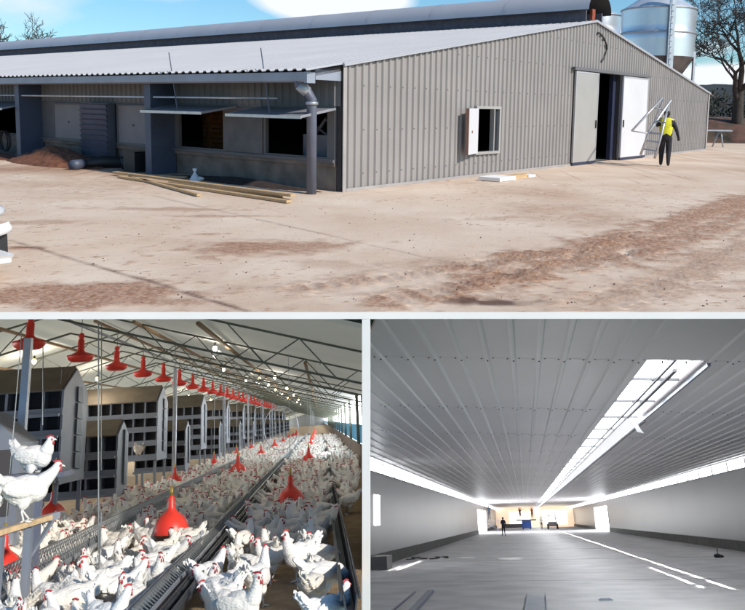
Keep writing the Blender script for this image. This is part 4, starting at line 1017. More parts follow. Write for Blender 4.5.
# bulbs
def bulb(x, y, z, lab, group):
    t = thing('light_bulb', lab, 'bulb', H_, (x, y, z), 0, group)
    m_ = MB(); m_.ell((0, 0, 0), (.035, .035, .045), n=12, m=8); part('glass', m_, M_bulb, t)
    m_ = MB(); m_.lathe([(.018, .035), (.02, .09), (0, .1)], 10); part('socket', m_, M_black, t)
bl = [(-1.6, 12.2, 2.68), (-1.6, 21.2, 2.66), (-1.6, 25, 2.66), (-1.6, 29, 2.66), (-1.6, 34, 2.66), (-1.6, 40, 2.66), (-4.9, 13.9, 2.60), (-4.9, 17.8, 2.5), (-4.9, 30, 2.5), (-4.9, 36, 2.5), (-4.9, 42, 2.5), (-1.0, 18, 2.6), (-1.0, 24.5, 2.6), (-1.0, 31, 2.6), (-1.0, 38, 2.55), (-1.3, 46, 2.6), (-1.3, 54, 2.6), (-2.4, 26, 2.75), (-2.4, 20, 2.8)]
for i, (x, y, z) in enumerate(bl):
    z = min(z, hroof(x) - .12)
    bulb(x, y, z, ['lit bulb nearest the camera, left of the conduit top', 'lit bulb below the conduit, second of its row'][i] if i < 2 else ('lit bulb above the nest boxes, right of the first post' if i == 6 else 'lit warm bulb under the hen house roof'), None if i in (0, 1, 6) else 'lit bulbs under the hen house roof')
    if i in (0, 1, 2, 4, 6, 7, 8, 9, 11, 13):
        pl = bpy.data.lights.new('bulb_light', 'POINT'); pl.energy = 30; pl.color = (1, .90, .76); pl.shadow_soft_size = .06
        po_ = bpy.data.objects.new('bulb_light', pl); COL.objects.link(po_); put(po_, H_, (x, y, z - .08))
# ring of hose hanging far down, wires
rg = MB(); rc = H_.hit(281, 428, (0, 1, 0), 22); rg.tube([(rc.x + .47 * math.cos(t / 30 * 2 * PI), 22, rc.z + .58 * math.sin(t / 30 * 2 * PI)) for t in range(31)], .012, 5); thing('wire_ring', 'large thin wire ring hanging in the middle distance of the hen house', 'ring', H_, mb=rg, mats=M_galv)
for (u, v0, v1, y) in ((43, 345, 425, 9.5), (98.5, 322, 560, 7.6), (101.5, 322, 470, 10), (320, 320, 365, 12), (263, 400, 470, 20), (350, 430, 470, 14)):
    a, b_ = H_.hit(u, v0, (0, 1, 0), y), H_.hit(u, v1, (0, 1, 0), y); m_ = MB(); m_.tube([a, b_], .006, 4)
    thing('hanging_cord', 'thin cord hanging from the hen house roof', 'cord', H_, group='thin hanging cords', mb=m_, mats=M_wire)
a, b_, c_ = H_.hit(98.5, 578, (0, 1, 0), 7.0), H_.hit(90, 612, (0, 1, 0), 6.4), H_.hit(106, 612, (0, 1, 0), 6.4); m_ = MB(); m_.tube([a, b_], .008, 4); m_.tube([a, c_], .008, 4); m_.tube([a, a + Vector((0, 0, .5))], .006, 4)
thing('wire_hanger', 'inverted v of wire hanging at the front among the hens', 'hanger', H_, mb=m_, mats=M_wire)
# perch at the left
pa, pb_ = H_.hit(-6, 534, (0, 1, 0), 5.8), H_.hit(50, 517, (0, 1, 0), 6.3)
pz = (pa.z + pb_.z) / 2
pt_ = thing('perch_stand', 'wooden perch rail on a grey bracket at the left front', 'perch', H_)
m_ = MB(); m_.bar(pa, pb_, .05, .035); part('rail', m_, M_timber, pt_)
m_ = MB(); m_.bar(pa + Vector((0, .12, -.0)), pb_ + Vector((.02, .12, 0)), .04, .05); part('back_rail', m_, M_galv, pt_)
for f in (.55, .05):
    pp = pa.lerp(pb_, f); m_ = MB(); m_.bar(pp + Vector((0, .06, -.03)), (pp.x, pp.y + .06, 0), .05); m_.bar(pb_ + Vector((0, .06, -.03)), (pp.x, pp.y + .06, pp.z - .25), .03, .02) if f > .5 else None; part('leg', m_, M_nest, pt_)
up_ = H_.hit(30, 472, (0, 1, 0), 6.9); m_ = MB(); m_.box(-.45, .3, -.1, .16, -.05, -.01); lgp = thing('slat_shelf', 'dark shelf above the perch where one hen sits', 'shelf', H_, (up_.x, 6.9, up_.z)); part('shelf_board', m_, M_pipe, lgp)
m_ = MB(); m_.bar((-.4, .1, -.05), (-.4, .1, -up_.z), .05); m_.bar((.05, .1, -.05), (.05, .1, -up_.z), .05); part('legs', m_, M_pipe, lgp)

# ---- hens
def hen_mesh(pose, seed, low=False):
    r_ = random.Random(seed); b_ = MB()
    sit = pose == 'sit'; dz = -.09 if sit else 0
    tl = {'peck': .18, 'up': -.1}.get(pose, 0)
    b_.ell((-.01, 0, .235 + dz), (.150, .092, .100), (0, -.12 + tl, 0), 16, 12)
    b_.ell((.075, 0, .225 + dz), (.085, .080, .092), (0, 0, 0), 14, 10)
    b_.ell((-.11, 0, .262 + dz), (.105, .068, .070), (0, .45, 0), 14, 10)
    b_.ell((-.02, 0, .17 + dz), (.10, .07, .06), (0, 0, 0), 12, 8)
    for k in range(-2, 3):
        b_.ell((-.205, k * .011, .335 + dz - abs(k) * .008), (.085, .010, .036), (0, .85 + r_.uniform(-.08, .08), k * .16), 10, 8)
    for s in (-1, 1):
        b_.ell((-.035, s * .082, .245 + dz), (.120, .022, .066), (0, .16, s * -.08), 14, 8)
        b_.ell((-.13, s * .062, .262 + dz), (.08, .014, .035), (0, .35, s * .12), 12, 8)
        b_.ell((.0, s * .045, .145 + dz), (.046, .034, .06), (0, .2, 0), 10, 8)
    neck = {'up': [(.12, 0, .28), (.145, 0, .335), (.155, 0, .385), (.165, 0, .425)], 'mid': [(.12, 0, .28), (.165, 0, .32), (.195, .0, .355), (.215, 0, .385)],
            'peck': [(.13, 0, .24), (.185, 0, .20), (.225, .01, .14), (.25, .015, .085)], 'look': [(.12, 0, .28), (.14, .02, .335), (.145, .04, .38), (.14, .065, .415)],
            'sit': [(.12, 0, .28), (.135, 0, .32), (.145, 0, .35), (.155, 0, .375)]}[pose]
    neck = [(x, y, z + dz) for x, y, z in neck]; rr_ = [.062, .047, .036, .031]
    for i in range(3):
        for f in (0, .5):
            a = Vector(neck[i]).lerp(Vector(neck[i + 1]), f); q_ = rr_[i] + (rr_[i + 1] - rr_[i]) * f; b_.ell(a, (q_,) * 3, n=12, m=8)
    hd = Vector(neck[-1]); fd = {'up': Vector((1, 0, .0)), 'mid': Vector((1, 0, -.1)), 'peck': Vector((.5, .05, -.9)), 'look': Vector((.1, 1, -.05)), 'sit': Vector((1, .3, 0))}[pose].normalized()
    b_.ell(hd, (.034, .027, .030), (0, -math.asin(fd.z) * 1, math.atan2(fd.y, fd.x)), 12, 8)
    me = b_.mesh('h', M_feather); tmp = bpy.data.objects.new('tmp', me); COL.objects.link(tmp)
    rm = tmp.modifiers.new('r', 'REMESH'); rm.mode = 'VOXEL'; rm.voxel_size = .0085 if not low else .016; rm.use_smooth_shade = True
    sm = tmp.modifiers.new('s', 'SMOOTH'); sm.iterations = 2 if not low else 1
    if low: dc = tmp.modifiers.new('d', 'DECIMATE'); dc.ratio = .16
    m = evaluated(tmp); bpy.data.objects.remove(tmp)
    # feather relief
    co = np.zeros(len(m.vertices) * 3); m.vertices.foreach_get('co', co); co = co.reshape(-1, 3)
    if not low:
        nn = np.zeros(len(m.vertices) * 3); m.vertices.foreach_get('normal', nn); nn = nn.reshape(-1, 3)
        amp = .003 * np.clip((.14 - co[:, 0]) * 8, .25, 1)
        ph = np.abs(np.sin(co[:, 0] * 95 + 2.2 * np.cos(co[:, 2] * 120) + 1.5 * np.sin(co[:, 1] * 90))) - .5 + (fbm(co[:, 0] * 45 + 9, co[:, 2] * 45 + co[:, 1] * 30 + 9, seed) - .5) * 2
        co = co + nn * (ph * amp)[:, None]; m.vertices.foreach_set('co', co.ravel())
    bm = bmesh.new(); bm.from_mesh(m)
    x_ = MB(); x_.slot = 0
    if not low:      # ragged tail and wing feather tips
        for k in range(9):
            a0 = Vector((-.20, r_.uniform(-.03, .03), .31 + dz)); dirv = Vector((-.62, r_.uniform(-.28, .28), .72 + r_.uniform(-.25, .2))).normalized(); ln = r_.uniform(.07, .11)
            e_ = dirv.cross(Vector((0, 1, 0))).normalized() * .014
            x_.add([a0 - e_, a0 + e_, a0 + dirv * ln + e_ * .9, a0 + dirv * (ln + .012), a0 + dirv * ln - e_ * .9], [(0, 1, 2, 3, 4)])
        for s in (-1, 1):
            for k in range(5):
                a0 = Vector((-.10 - .012 * k, s * (.085 - .004 * k), .235 + .02 * k + dz)); dv = Vector((-1, -s * .15, .12)) * .075; e_ = Vector((0, 0, .012))
                x_.add([a0 - e_, a0 + e_, a0 + dv + e_ * .7, a0 + dv * 1.12, a0 + dv - e_ * .7], [(0, 1, 2, 3, 4)])
    x_.slot = 1
    if not sit:
        for s in (-1, 1):
            ft = Vector((.02 + s * .015, s * .05, .0))
            x_.tube([(.0, s * .046, .13), (-.012, s * .048, .075), ft + Vector((0, 0, .012))], [.012, .008, .008], 6)
            for dx, dy in ((.055, 0), (.045, .028), (.045, -.028), (-.025, 0)): x_.tube([ft + Vector((0, 0, .012)), ft + Vector((dx, dy, .004))], [.007, .004], 5)
    side = fd.cross(Vector((0, 0, 1))).normalized(); upv = side.cross(fd).normalized()
    x_.tube([hd + fd * .024, hd + fd * .042, hd + fd * .056 - upv * .008], [.011, .007, .002], 6)
    x_.slot = 2
    for s in (-1, 1): x_.ell(hd + side * s * .025 + fd * .012 + upv * .006, (.005,) * 3, n=6, m=4)
    me2 = x_.mesh('x', M_feather)
    bm.from_mesh(me2); bm.to_mesh(m); bm.free()
    m.materials.clear()
    for q_ in (M_feather, M_beak, M_black): m.materials.append(q_)
    for pg in m.polygons: pg.use_smooth = True
    c_ = MB()
    for k in range(5):
        a0 = hd + fd * (.022 - .014 * k) + upv * .026; hgt = [.010, .015, .018, .015, .009][k]
        c_.ell(a0 + upv * hgt * .4, (.009, .0045, hgt * .62), (0, 0, math.atan2(fd.y, fd.x)), 6, 5)
    c_.ell(hd + upv * .028 + fd * -.004, (.036, .005, .012), (0, -math.asin(fd.z), math.atan2(fd.y, fd.x)), 8, 5)
    c_.ell(hd + fd * .018 + side * .019, (.013, .007, .013), n=8, m=5); c_.ell(hd + fd * .018 - side * .019, (.013, .007, .013), n=8, m=5)
    for s in (-1, 1): c_.ell(hd + fd * .028 - upv * .030 + side * s * .010, (.008, .006, .018), n=6, m=5)
    if low:
        vs = []
    return m, c_.mesh('comb', M_comb)
POSES = [('up', 1), ('mid', 2), ('peck', 3), ('look', 4), ('sit', 5), ('up', 6), ('mid', 7), ('peck', 8)]
variants = [hen_mesh(p, s) for p, s in POSES]
lowv = [hen_mesh(p, s, True) for p, s in POSES[:5]]
hr = random.Random(77); HS = 0.80
def add_hen(loc, rz, var, lab, group=None, sc_=1.0, tilt=0.0):
    m, c = variants[var]
    o = bpy.data.objects.new('hen', m); COL.objects.link(o)
    o.matrix_world = H_.M @ Matrix.Translation(loc) @ Matrix.Rotation(rz, 4, 'Z') @ Matrix.Rotation(tilt, 4, 'Y') @ Matrix.Scale(sc_ * HS, 4); tag(o, lab, 'hen', group)
    k = bpy.data.objects.new('comb', c); COL.objects.link(k); k.parent = o
    return o
placed = []
def far_enough(x, y, d):
    for a, b_ in placed:
        if (x - a) ** 2 + ((y - b_) * .9) ** 2 < d * d: return False
    return True
spec = [(258, 607, R(70), 0, 'hen nearest the camera in the middle lane, tail raised', 1.1), (325, 603, R(20), 2, 'hen at the right front leaning over the dark trough', 1.08), (208, 603, R(60), 1, 'hen at the front edge just right of the middle trough', 1.1), (150, 590, R(200), 2, 'hen bending its head down left of the middle trough', 1.1),
        (60, 604, R(100), 4, 'hen sitting with its back to the camera at the front left', 1.1), (28, 612, R(30), 1, 'hen with red comb low in the front left corner', 1.1), (112, 571, R(150), 0, 'hen with high tail between the left trough and the wire hanger', 1.1), (120, 600, R(340), 1, 'hen at the front just right of the wire hanger', 1.1),
        (276, 563, R(270), 4, 'plump hen seen from behind in the middle lane', 1.05), (309, 566, R(80), 5, 'hen standing upright right of the plump one', 1.1), (330, 632, R(30), 4, 'hen half hidden behind the dark trough in the right corner', 1.1)]
for u, v, rz, vi, lab, s_ in spec:
    c = H_.floor(u, v); placed.append((c.x, c.y)); add_hen(c, rz, vi, lab, None, s_)
# two on the perch and shelf
c = pa.lerp(pb_, .50); add_hen((c.x - .02, c.y + .05, c.z + .015), R(15), 1, 'hen standing on the wooden perch rail', None, 1.2)
add_hen((up_.x + .02, 6.93, up_.z - .015), R(-20), 4, 'fluffed hen sitting on the shelf above the perch', None, 1.15)
c = pa.lerp(pb_, .12); add_hen((c.x - .25, c.y + .25, c.z - .05), R(140), 0, 'hen behind the perch cut by the left edge', None, 1.15)
lanes = [(-.83, .02, 'hen in the crowd of the middle lane', 'hens in the middle lane'), (-2.18, -1.32, 'hen in the crowd of the left lane between the two troughs', 'hens between the two troughs'), (-3.4, -2.56, 'hen in the crowd between the left trough and the nest boxes', 'hens in front of the nest boxes'), (.34, .85, 'hen in the strip under the windows', 'hens under the windows')]
cnt = 0; tries = 0; LIM = 284; cand = []
dmin = .165
y_hi = 14.6
while tries < 40000 and cnt < LIM:
    tries += 1; f = hr.random(); y = 5.3 + (y_hi - 5.3) * f ** 1.15
    ln = hr.choices((0, 1, 2, 3), (1.1, 1.0, .8, .5))[0]; x0, x1, lab, grp = lanes[ln]; x = hr.uniform(x0, x1)
    if ln == 3 and y < 9.5: continue
    u, v = in_view((x, y, .2))
    if not (-25 < u and v < 622) or in_view((x + .2, y, .25))[0] > 362: continue
    if any((x - a) ** 2 + (y - b_) ** 2 < .07 or (abs(x - a) < .16 and 0 < b_ - y < .5) for a, b_ in DR): continue
    if ln == 2 and (x + 3.3) ** 2 + (y - 9.1) ** 2 < .06: continue
    if ln == 0 and y < 6.9 and -.50 < x < -.10: continue
    if not far_enough(x, y, (.235 if y < 8 else .20) if ln == 0 and y < 9.5 else (.22 if y < 9 else .185)): continue
    placed.append((x, y)); cand.append((x, y, lab, grp)); cnt += 1
for x, y, lab, grp in cand:
    add_hen((x, y, 0), hr.uniform(0, 2 * PI), hr.choices(range(8), (4, 4, 2, 2, 1, 4, 3, 1))[0], lab, grp, hr.uniform(.90, 1.18), 0)
ymax = max(c[1] for c in cand)
# the rest of the flock is past counting: one object
lv = []
for m, c in lowv:
    for q_, base_m in ((m, 0), (c, 3)):
        co = np.zeros(len(q_.vertices) * 3); q_.vertices.foreach_get('co', co); polys = [tuple(p.vertices) for p in q_.polygons]; mi = [p.material_index + base_m for p in q_.polygons]
        lv.append((co.reshape(-1, 3), polys, mi))
lv = [(lv[2 * i], lv[2 * i + 1]) for i in range(len(lowv))]
fv, ff, fm_ = [], [], []; base = 0; grid = {}
for ln in range(4):
    x0, x1 = lanes[ln][:2]; y = 9.0 if ln == 3 else 11.0
    if ln == 2: x0 = -3.25
    n_l = 0; tr_ = 0
    while n_l < (560, 520, 420, 170)[ln] and tr_ < 12000:
        tr_ += 1; yy = 11.0 + 44 * hr.random() ** 1.35; x = hr.uniform(x0, x1 + (0 if ln != 2 else .1))
        if yy < y_hi and not far_enough(x, yy, .2): continue
        key = (int(x / .17), int(yy / .22))
        if key in grid or in_view((x + .2, yy, .3))[0] > 362 or any((x - a) ** 2 + (yy - b_) ** 2 < .08 for a, b_ in DR): continue
        grid[key] = 1; n_l += 1
        a = hr.uniform(0, 2 * PI); s_ = hr.uniform(.82, .94); ca, sa_ = math.cos(a) * s_, math.sin(a) * s_
        pr_ = lv[hr.choices(range(5), (4, 4, 2, 2, 1))[0]]
        for co, polys, mi in pr_ if yy < 20 or hr.random() < .4 else pr_[:1]:
            q_ = np.empty_like(co); q_[:, 0] = co[:, 0] * ca - co[:, 1] * sa_ + x; q_[:, 1] = co[:, 0] * sa_ + co[:, 1] * ca + yy; q_[:, 2] = co[:, 2] * s_
            fv.append(q_); ff += [tuple(i + base for i in p) for p in polys]; fm_ += mi; base += len(co)
me = bpy.data.meshes.new('hen_flock'); me.from_pydata(np.concatenate(fv).tolist(), [], ff)
for q_ in (M_feather, M_beak, M_black, M_comb): me.materials.append(q_)
me.polygons.foreach_set('material_index', fm_); me.polygons.foreach_set('use_smooth', [True] * len(ff)); me.update()
o = bpy.data.objects.new('hen_flock', me); COL.objects.link(o); put(o, H_); o['kind'] = 'stuff'; o['label'] = 'dense white flock of hens filling the far lanes'; o['category'] = 'hens'
# a hen at a nest opening
add_hen((-3.95, 17.75, .83), R(250), 4, 'hen sitting at an opening of the second tall nest box', None, 1.05)

# =================================================================================================
# 3. THE EMPTY HALL
# =================================================================================================
G = HALL
XL, XR, CZ, FARY = -5.98, 9.99, 3.92, 172.0
M_conc = mat('hall_concrete', (0.37, 0.365, 0.37), .6, 0, .12, .9, .2, 9, col2=(.49, .48, .485), mixlo=.35, mixhi=.62)
M_ceil = mat('hall_ceiling', (0.74, 0.71, 0.72), .36, .1, .05, .3)
M_rib = mat('hall_rib', (0.76, 0.735, 0.745), .38, .05, .04, .3)
M_hwall = mat('hall_wall', (0.155, 0.152, 0.152), .35, .15, .06, .3)
M_kerb = mat('hall_kerb', (0.10, 0.10, 0.09), .8, 0, .2, 2)
M_skyl = mat('skylight_glow', (.9, .9, .9), .6, emit=(.93, .97, 1.0), estr=10.0)
M_strip = mat('window_glow', (.9, .9, .9), .6, emit=(.93, .97, 1.0), estr=8.5)
M_film = mat('film_glow', (.75, .75, .76), .6, emit=(.97, .98, 1), estr=.75)  # emission put in for daylight coming through the film
M_warm = mat('warm_end_glow', (.9, .75, .6), .8, emit=(1.0, .72, .50), estr=.75)
M_white2 = mat('bright_end', (.9, .85, .8), .8, emit=(1.0, .88, .74), estr=2.2)
M_mull = mat('mullion', (.10, .10, .11), .5)
def yat(u, v, n, d): return G.hit(u, v, n, d)
# floor
fa, fb, fcx = G.floor(366, 640), G.floor(800, 640), G.floor(366, 572)
poly = [(fa.x, fa.y, 0), (fb.x, fb.y, 0), (XR, G.floor(800, 600).y - 6, 0), (XR, FARY, 0), (XL, FARY, 0), (XL, G.hit(366, 560, (1, 0, 0), XL).y, 0), (fcx.x, fcx.y, 0)]
poly = [(fa.x, fa.y, 0), (XR, fb.y, 0), (XR, FARY, 0), (XL, FARY, 0), (XL, G.hit(366, 560, (1, 0, 0), XL).y, 0)]
struct('concrete_floor', wedge(poly, -.08), M_conc, G)
# walls
yl = G.hit(366, 500, (1, 0, 0), XL).y; yr = 24.0
def wall(side, x, y0):
    mb = MB(); s = 1 if side == 'r' else -1; xa, xb = (x, x + .12 * s) if s > 0 else (x + .12 * s, x)
    doors = [(97, 118)] if side == 'l' else [(101, 121)]
    if side == 'l': doors = [(104, 128)]
    ys = [y0] + [v for d in doors for v in d] + [FARY]
    for i in range(0, len(ys), 2): mb.box(xa, xb, ys[i], ys[i + 1], 0, 3.52)
    for d in doors: mb.box(xa, xb, d[0], d[1], 2.95, 3.52)
    struct('wall_left' if side == 'l' else 'wall_right', mb, M_hwall, G)
    kb = MB(); ka, kb_ = (x - .12, x - .002) if s > 0 else (x + .002, x + .12)
    for i in range(0, len(ys), 2): kb.box(ka, kb_, ys[i], ys[i + 1], 0.0, .44)
    struct('kerb', kb, M_kerb, G)
    gs = MB(); gs.box(xa + .02 * s, xb + .02 * s, y0 if side == 'r' else G.hit(366, 452, (1, 0, 0), XL).y, FARY, 3.52, CZ); struct('window_strip', gs, M_strip, G)
    ml = MB(); y = y0 + .4
    while y < FARY:
        ml.box(min(x - .03 * s, x + .06 * s), max(x - .03 * s, x + .06 * s), y, y + .14, 3.53, CZ - .01); y += 3.3
    xm0, xm1 = min(x - .05 * s, x + .01 * s), max(x - .05 * s, x + .01 * s)
    ml.box(xm0, xm1, y0, FARY, 3.50, 3.53)
    struct('window_mullions', ml, M_mull if side == 'r' else mat('mullion_grey', (.3, .3, .3), .5), G)
    for d in doors:
        gl = MB(); gl.box(xa + .03 * s, xb + .03 * s, d[0], d[1], 0, 2.95); t = thing('door_opening', 'bright tall doorway in the %s wall of the empty hall' % ('left' if side == 'l' else 'right'), 'doorway', G, mb=gl, mats=M_strip)
        fr = MB(); q0, q1 = min(x - .04 * s, x + .02 * s), max(x - .04 * s, x + .02 * s)
        m0 = (d[0] + d[1]) / 2
        for a in (d[0], m0, d[1] - .5): fr.box(q0, q1, a, a + .5, 0, 2.95)
        fr.box(q0 - .002, q1 + .002, d[0], d[1], 1.55, 1.62); fr.box(q0 - .002, q1 + .002, d[0], d[1], 2.88, 2.95); part('frame', fr, mat('door_frame_pale', (.6, .6, .6), .5), t)
wall('l', XL, yl); wall('r', XR, yr)
nd = MB(); nd.box(XL + .004, XL + .02, 32.2, 33.5, 1.5, 2.65); thing('side_window', 'bright narrow window at the left edge of the hall wall', 'window', G, mb=nd, mats=M_strip)
# ceiling: panels between longitudinal ribs; the skylight slot between X = 2.2 and 3.15
SX0, SX1 = 2.17, 3.12
def ystart(x):
    lo, hi = 4.0, 80.0
    for _ in range(50):
        mid = (lo + hi) / 2
        p = YR.T @ (np.array(G.M @ Vector((x, mid, CZ))) - np.array([0, 0, EYE])); v = PY + p[1] / p[2] * F; u = CX - p[0] / p[2] * F
        if v < 315.5 or u < 366.5: lo = mid
        else: hi = mid
    return hi
def lap_y(x, k): # staggered sheet laps
    return (11.93 + .34 * x * (1 if x < 9 else 1)) * (1 + .485 * k)
pit = 0.40
cl = MB(); rb_ = MB(); lp_ = MB(); sc_m = MB(); x = XL; i = 0
x0s = XL
while x0s < XR - .01:
    x1s = min(x0s + pit, XR); ya, yb = ystart(x0s), ystart(x1s)
    segs = [(x0s, x1s, ya, yb, None)]
    inside = x0s + .01 > SX0 - .001 and x1s - .01 < SX1 + .001
    def slab(a, c, y0a, y0c, y1a, y1c):
        cl.add([(a, y0a, CZ), (c, y0c, CZ), (c, y1c, CZ), (a, y1a, CZ), (a, y0a, CZ + .05), (c, y0c, CZ + .05), (c, y1c, CZ + .05), (a, y1a, CZ + .05)], [(0, 3, 2, 1), (4, 5, 6, 7), (0, 1, 5, 4), (2, 3, 7, 6)])
    def emit_range(a, c, upto_lap):
        ya_, yc_ = ystart(a), ystart(c)
        if upto_lap: slab(a, c, ya_, yc_, lap_y(a, 0), lap_y(c, 0))
        else: slab(a, c, ya_, yc_, FARY, FARY)
    cuts = sorted({x0s, x1s} | {v for v in (SX0, SX1) if x0s < v < x1s})
    for a, c in zip(cuts[:-1], cuts[1:]):
        emit_range(a, c, SX0 - .001 <= a and c <= SX1 + .001)
    if not (SX0 - .08 < x0s < SX1 + .08):
        yy0 = ystart(x0s) + .02
        rb_.add([(x0s - .045, yy0, CZ - .001), (x0s - .02, yy0, CZ - .032), (x0s + .02, yy0, CZ - .032), (x0s + .045, yy0, CZ - .001), (x0s - .045, FARY, CZ - .001), (x0s - .02, FARY, CZ - .032), (x0s + .02, FARY, CZ - .032), (x0s + .045, FARY, CZ - .001)], [(0, 1, 5, 4), (1, 2, 6, 5), (2, 3, 7, 6), (0, 3, 2, 1)])
    for k in range(9):
        ly = lap_y(x0s, k); ly1 = lap_y(x1s, k)
        if SX0 - .1 < (x0s + x1s) / 2 < SX1 + .1 and k > 0: continue
        if ly > ystart(x0s) + .05 and ly1 > ystart(x1s) + .05:
            lp_.bar((x0s + .046, ly + .0, CZ - .004), (x1s - .046, ly1, CZ - .004), .012 + .004 * k, .004)
            for dx in (-.09, .09, 0): sc_m.box(x0s + dx - .012, x0s + dx + .012, ly + .04 * (dx == 0) + .015, ly + .04 * (dx == 0) + .04, CZ - .045 if dx == 0 else CZ - .012, CZ - .002)
    x0s += pit; i += 1
ce = struct('ceiling', cl, M_ceil, G)
part('ribs', rb_, M_rib, ce); part('sheet_laps', lp_, M_rib, ce); part('screws', sc_m, M_black, ce)
# skylight: kerb upstands, glowing sheet above, mullions, hanging film
yk = lap_y((SX0 + SX1) / 2, 0)
sg = MB(); sg.box(SX0 - .3, SX1 + .3, yk - 1.5, FARY, CZ + .50, CZ + .54)
sk = thing('roof_skylight', 'long bright skylight slot running down the ceiling of the hall', 'skylight', G); part('glazing', sg, M_skyl, sk)
ku = MB(); ku.box(SX0 - .03, SX0 - .0, yk - .3, FARY, CZ + .051, CZ + .50); ku.box(SX1, SX1 + .03, yk, FARY, CZ + .051, CZ + .5); ku.box(SX0, SX1, yk - .6, yk - .57, CZ + .051, CZ + .5); part('upstand', ku, M_white, sk)
k = 0; y = yk + 2.2
while y < FARY:
    mu = MB(); mu.bar((SX0 + .01, y - .16, CZ + .06), (SX1 - .01, y + .16, CZ + .06), .07, .05); y += 2.9; part('cross_bar', mu, M_mull, sk)
cm = MB(); cm.bar((SX0 + .46, lap_y(SX0 + .46, 0) + .02, CZ + .02), (SX0 + .46, FARY, CZ + .02), .045, .06); cm.bar((SX0 + .62, lap_y(SX0 + .62, 0) + .9, CZ + .0), (SX0 + .62, FARY, CZ + .0), .07, .05); part('centre_bar', cm, M_mull, sk)
sr = MB(); sr.bar((SX1 + .08, lap_y(SX1, 0) + .1, CZ - .05), (SX1 + .08, FARY, CZ - .05), .05, .06); part('side_rail', sr, mat('rail_blue', (.18, .20, .26), .4, .4), sk)
fy = 20.4
fm2 = MB(); vs = []; fs = []; nf = 60
for i in range(nf + 1):
    y = fy + (FARY - fy) * (i / nf) ** 1.8; w_ = .02 * math.sin(i * 1.7)
    vs += [(SX0 + .60, y, CZ - .03), (SX0 + .72, y, CZ - .05 + w_ * .5), (SX0 + .88, y, CZ - .09 + w_ * .5), (SX0 + .99, y, CZ - .07)]
for i in range(nf):
    for j in range(3): fs.append((4 * i + j, 4 * i + j + 1, 4 * i + j + 5, 4 * i + j + 4))
fm2.add(vs, fs, True); vf = thing('vent_film', 'white plastic film hanging along the right side of the skylight', 'film', G); part('film', fm2, M_film, vf)
fe = MB(); fe.add([(SX0 + .60, fy - .25, CZ - .02), (SX0 + .95, fy - .1, CZ - .42), (SX0 + .78, fy - .12, CZ - .38), (SX0 + .70, fy - .2, CZ - .2)], [(0, 1, 2, 3)]); fe.add([(SX0 + .60, fy - .2, CZ - .02), (SX0 + .95, fy, CZ - .42), (SX0 + .82, fy + .1, CZ - .1)], [(0, 1, 2)]); part('loose_end', fe, M_white, vf)
fr_ = MB(); fr_.bar((SX0 + 1.02, fy, CZ - .11), (SX0 + 1.02, FARY, CZ - .11), .05, .05); part('edge_rail', fr_, M_mull, vf)
# narrow area lamps added at the slots, standing in for the blocked sun
def beam(x, z, y0, y1, wdt, tox, en, name):
    al = bpy.data.lights.new(name, 'AREA'); al.shape = 'RECTANGLE'; al.size = wdt; al.size_y = y1 - y0; al.energy = en; al.spread = R(0.5); al.color = (1, .98, .95)
    o = bpy.data.objects.new(name, al); COL.objects.link(o)
    d = Vector((tox - x, 0, -z)).normalized(); yv = Vector((0, 1, 0)); zv = -d; xv = yv.cross(zv).normalized()
    mloc = Matrix((xv, yv, zv)).transposed().to_4x4(); o.matrix_world = G.M @ Matrix.Translation((x, (y0 + y1) / 2, z)) @ mloc
for y0_, y1_ in ((37, 118), (33.4, 36.2), (30.6, 32.6), (26.0, 29.8), (24.2, 25.4), (20.6, 23.4)): beam(2.33, CZ + .40, y0_, y1_, .10, 4.66, 5.0 * (y1_ - y0_), 'skylight_sun_lamp')
for y0_, y1_ in ((26.4, 29.4), (22.4, 25.8), (21.0, 21.8)): beam(2.24, CZ + .40, y0_, y1_, .10, 4.08, 5.0 * (y1_ - y0_), 'skylight_sun_lamp')
for y0_, y1_ in ((22, 29), (30, 37)): beam(XL + .05, 3.7, y0_, y1_, .12, -4.75, 4.5 * (y1_ - y0_), 'window_sun_lamp')
beam(XL + .05, 3.7, 22, 33, .06, -5.05, 24, 'window_sun_lamp')
# far end
ew = MB(); ew.box(XL - .2, XR + .2, FARY, FARY + .1, 0, CZ); struct('end_wall', ew, M_warm, G)  # wall surface glows by emission, standing in for warm light beyond
for a, c, z0, z1, lab in ((-3.2, 1.0, .7, 3.1, 'bright warm opening at the left of the hall end'), (3.6, 8.6, .5, 3.2, 'bright warm opening at the right of the hall end')):
    mb = MB(); mb.box(a, c, FARY - .05, FARY - .02, z0, z1); thing('end_opening', lab, 'opening', G, mb=mb, mats=M_white2)
mb = MB(); mb.box(XL + 1.2, .8, FARY - 2, FARY - 1.4, 0, .75); thing('material_stack', 'low dark stack of material across the far end of the hall', 'stack', G, mb=mb, mats=M_mull)
# people and machines at the far end
WK = [M_cloth2, M_cloth2, M_cloth, M_black, M_skin, M_skin]; WK2 = [M_cloth3, M_cloth3, M_cloth2, M_black, M_skin, M_skin]
W2 = dict(STAND); W2.update(wrl=(-.18, .25, 1.15, .03), knl=(-.1, .1, .5, .065), anl=(-.1, .14, .1, .042), tol=(-.1, .28, .045, .04), anr=(.11, -.15, .12, .042), tor=(.11, 0, .05, .04))
W3 = dict(STAND); W3.update(wrl=(-.15, .12, 1.75, .03), ell=(-.25, .08, 1.55, .045), wrr=(.2, .15, 1.7, .03), elr=(.3, .06, 1.5, .045))
c = G.floor(504, 536.5); person(G, c, R(10), 'dark dressed worker standing on the floor left of the middle of the hall', W2, WK, None, 1.05)
c = G.floor(542, 529.5); person(G, c, R(160), 'worker in pale clothes walking right of the blue lift', W2, WK2, None, 1.1)
c = G.floor(496, 531); sy = c.y
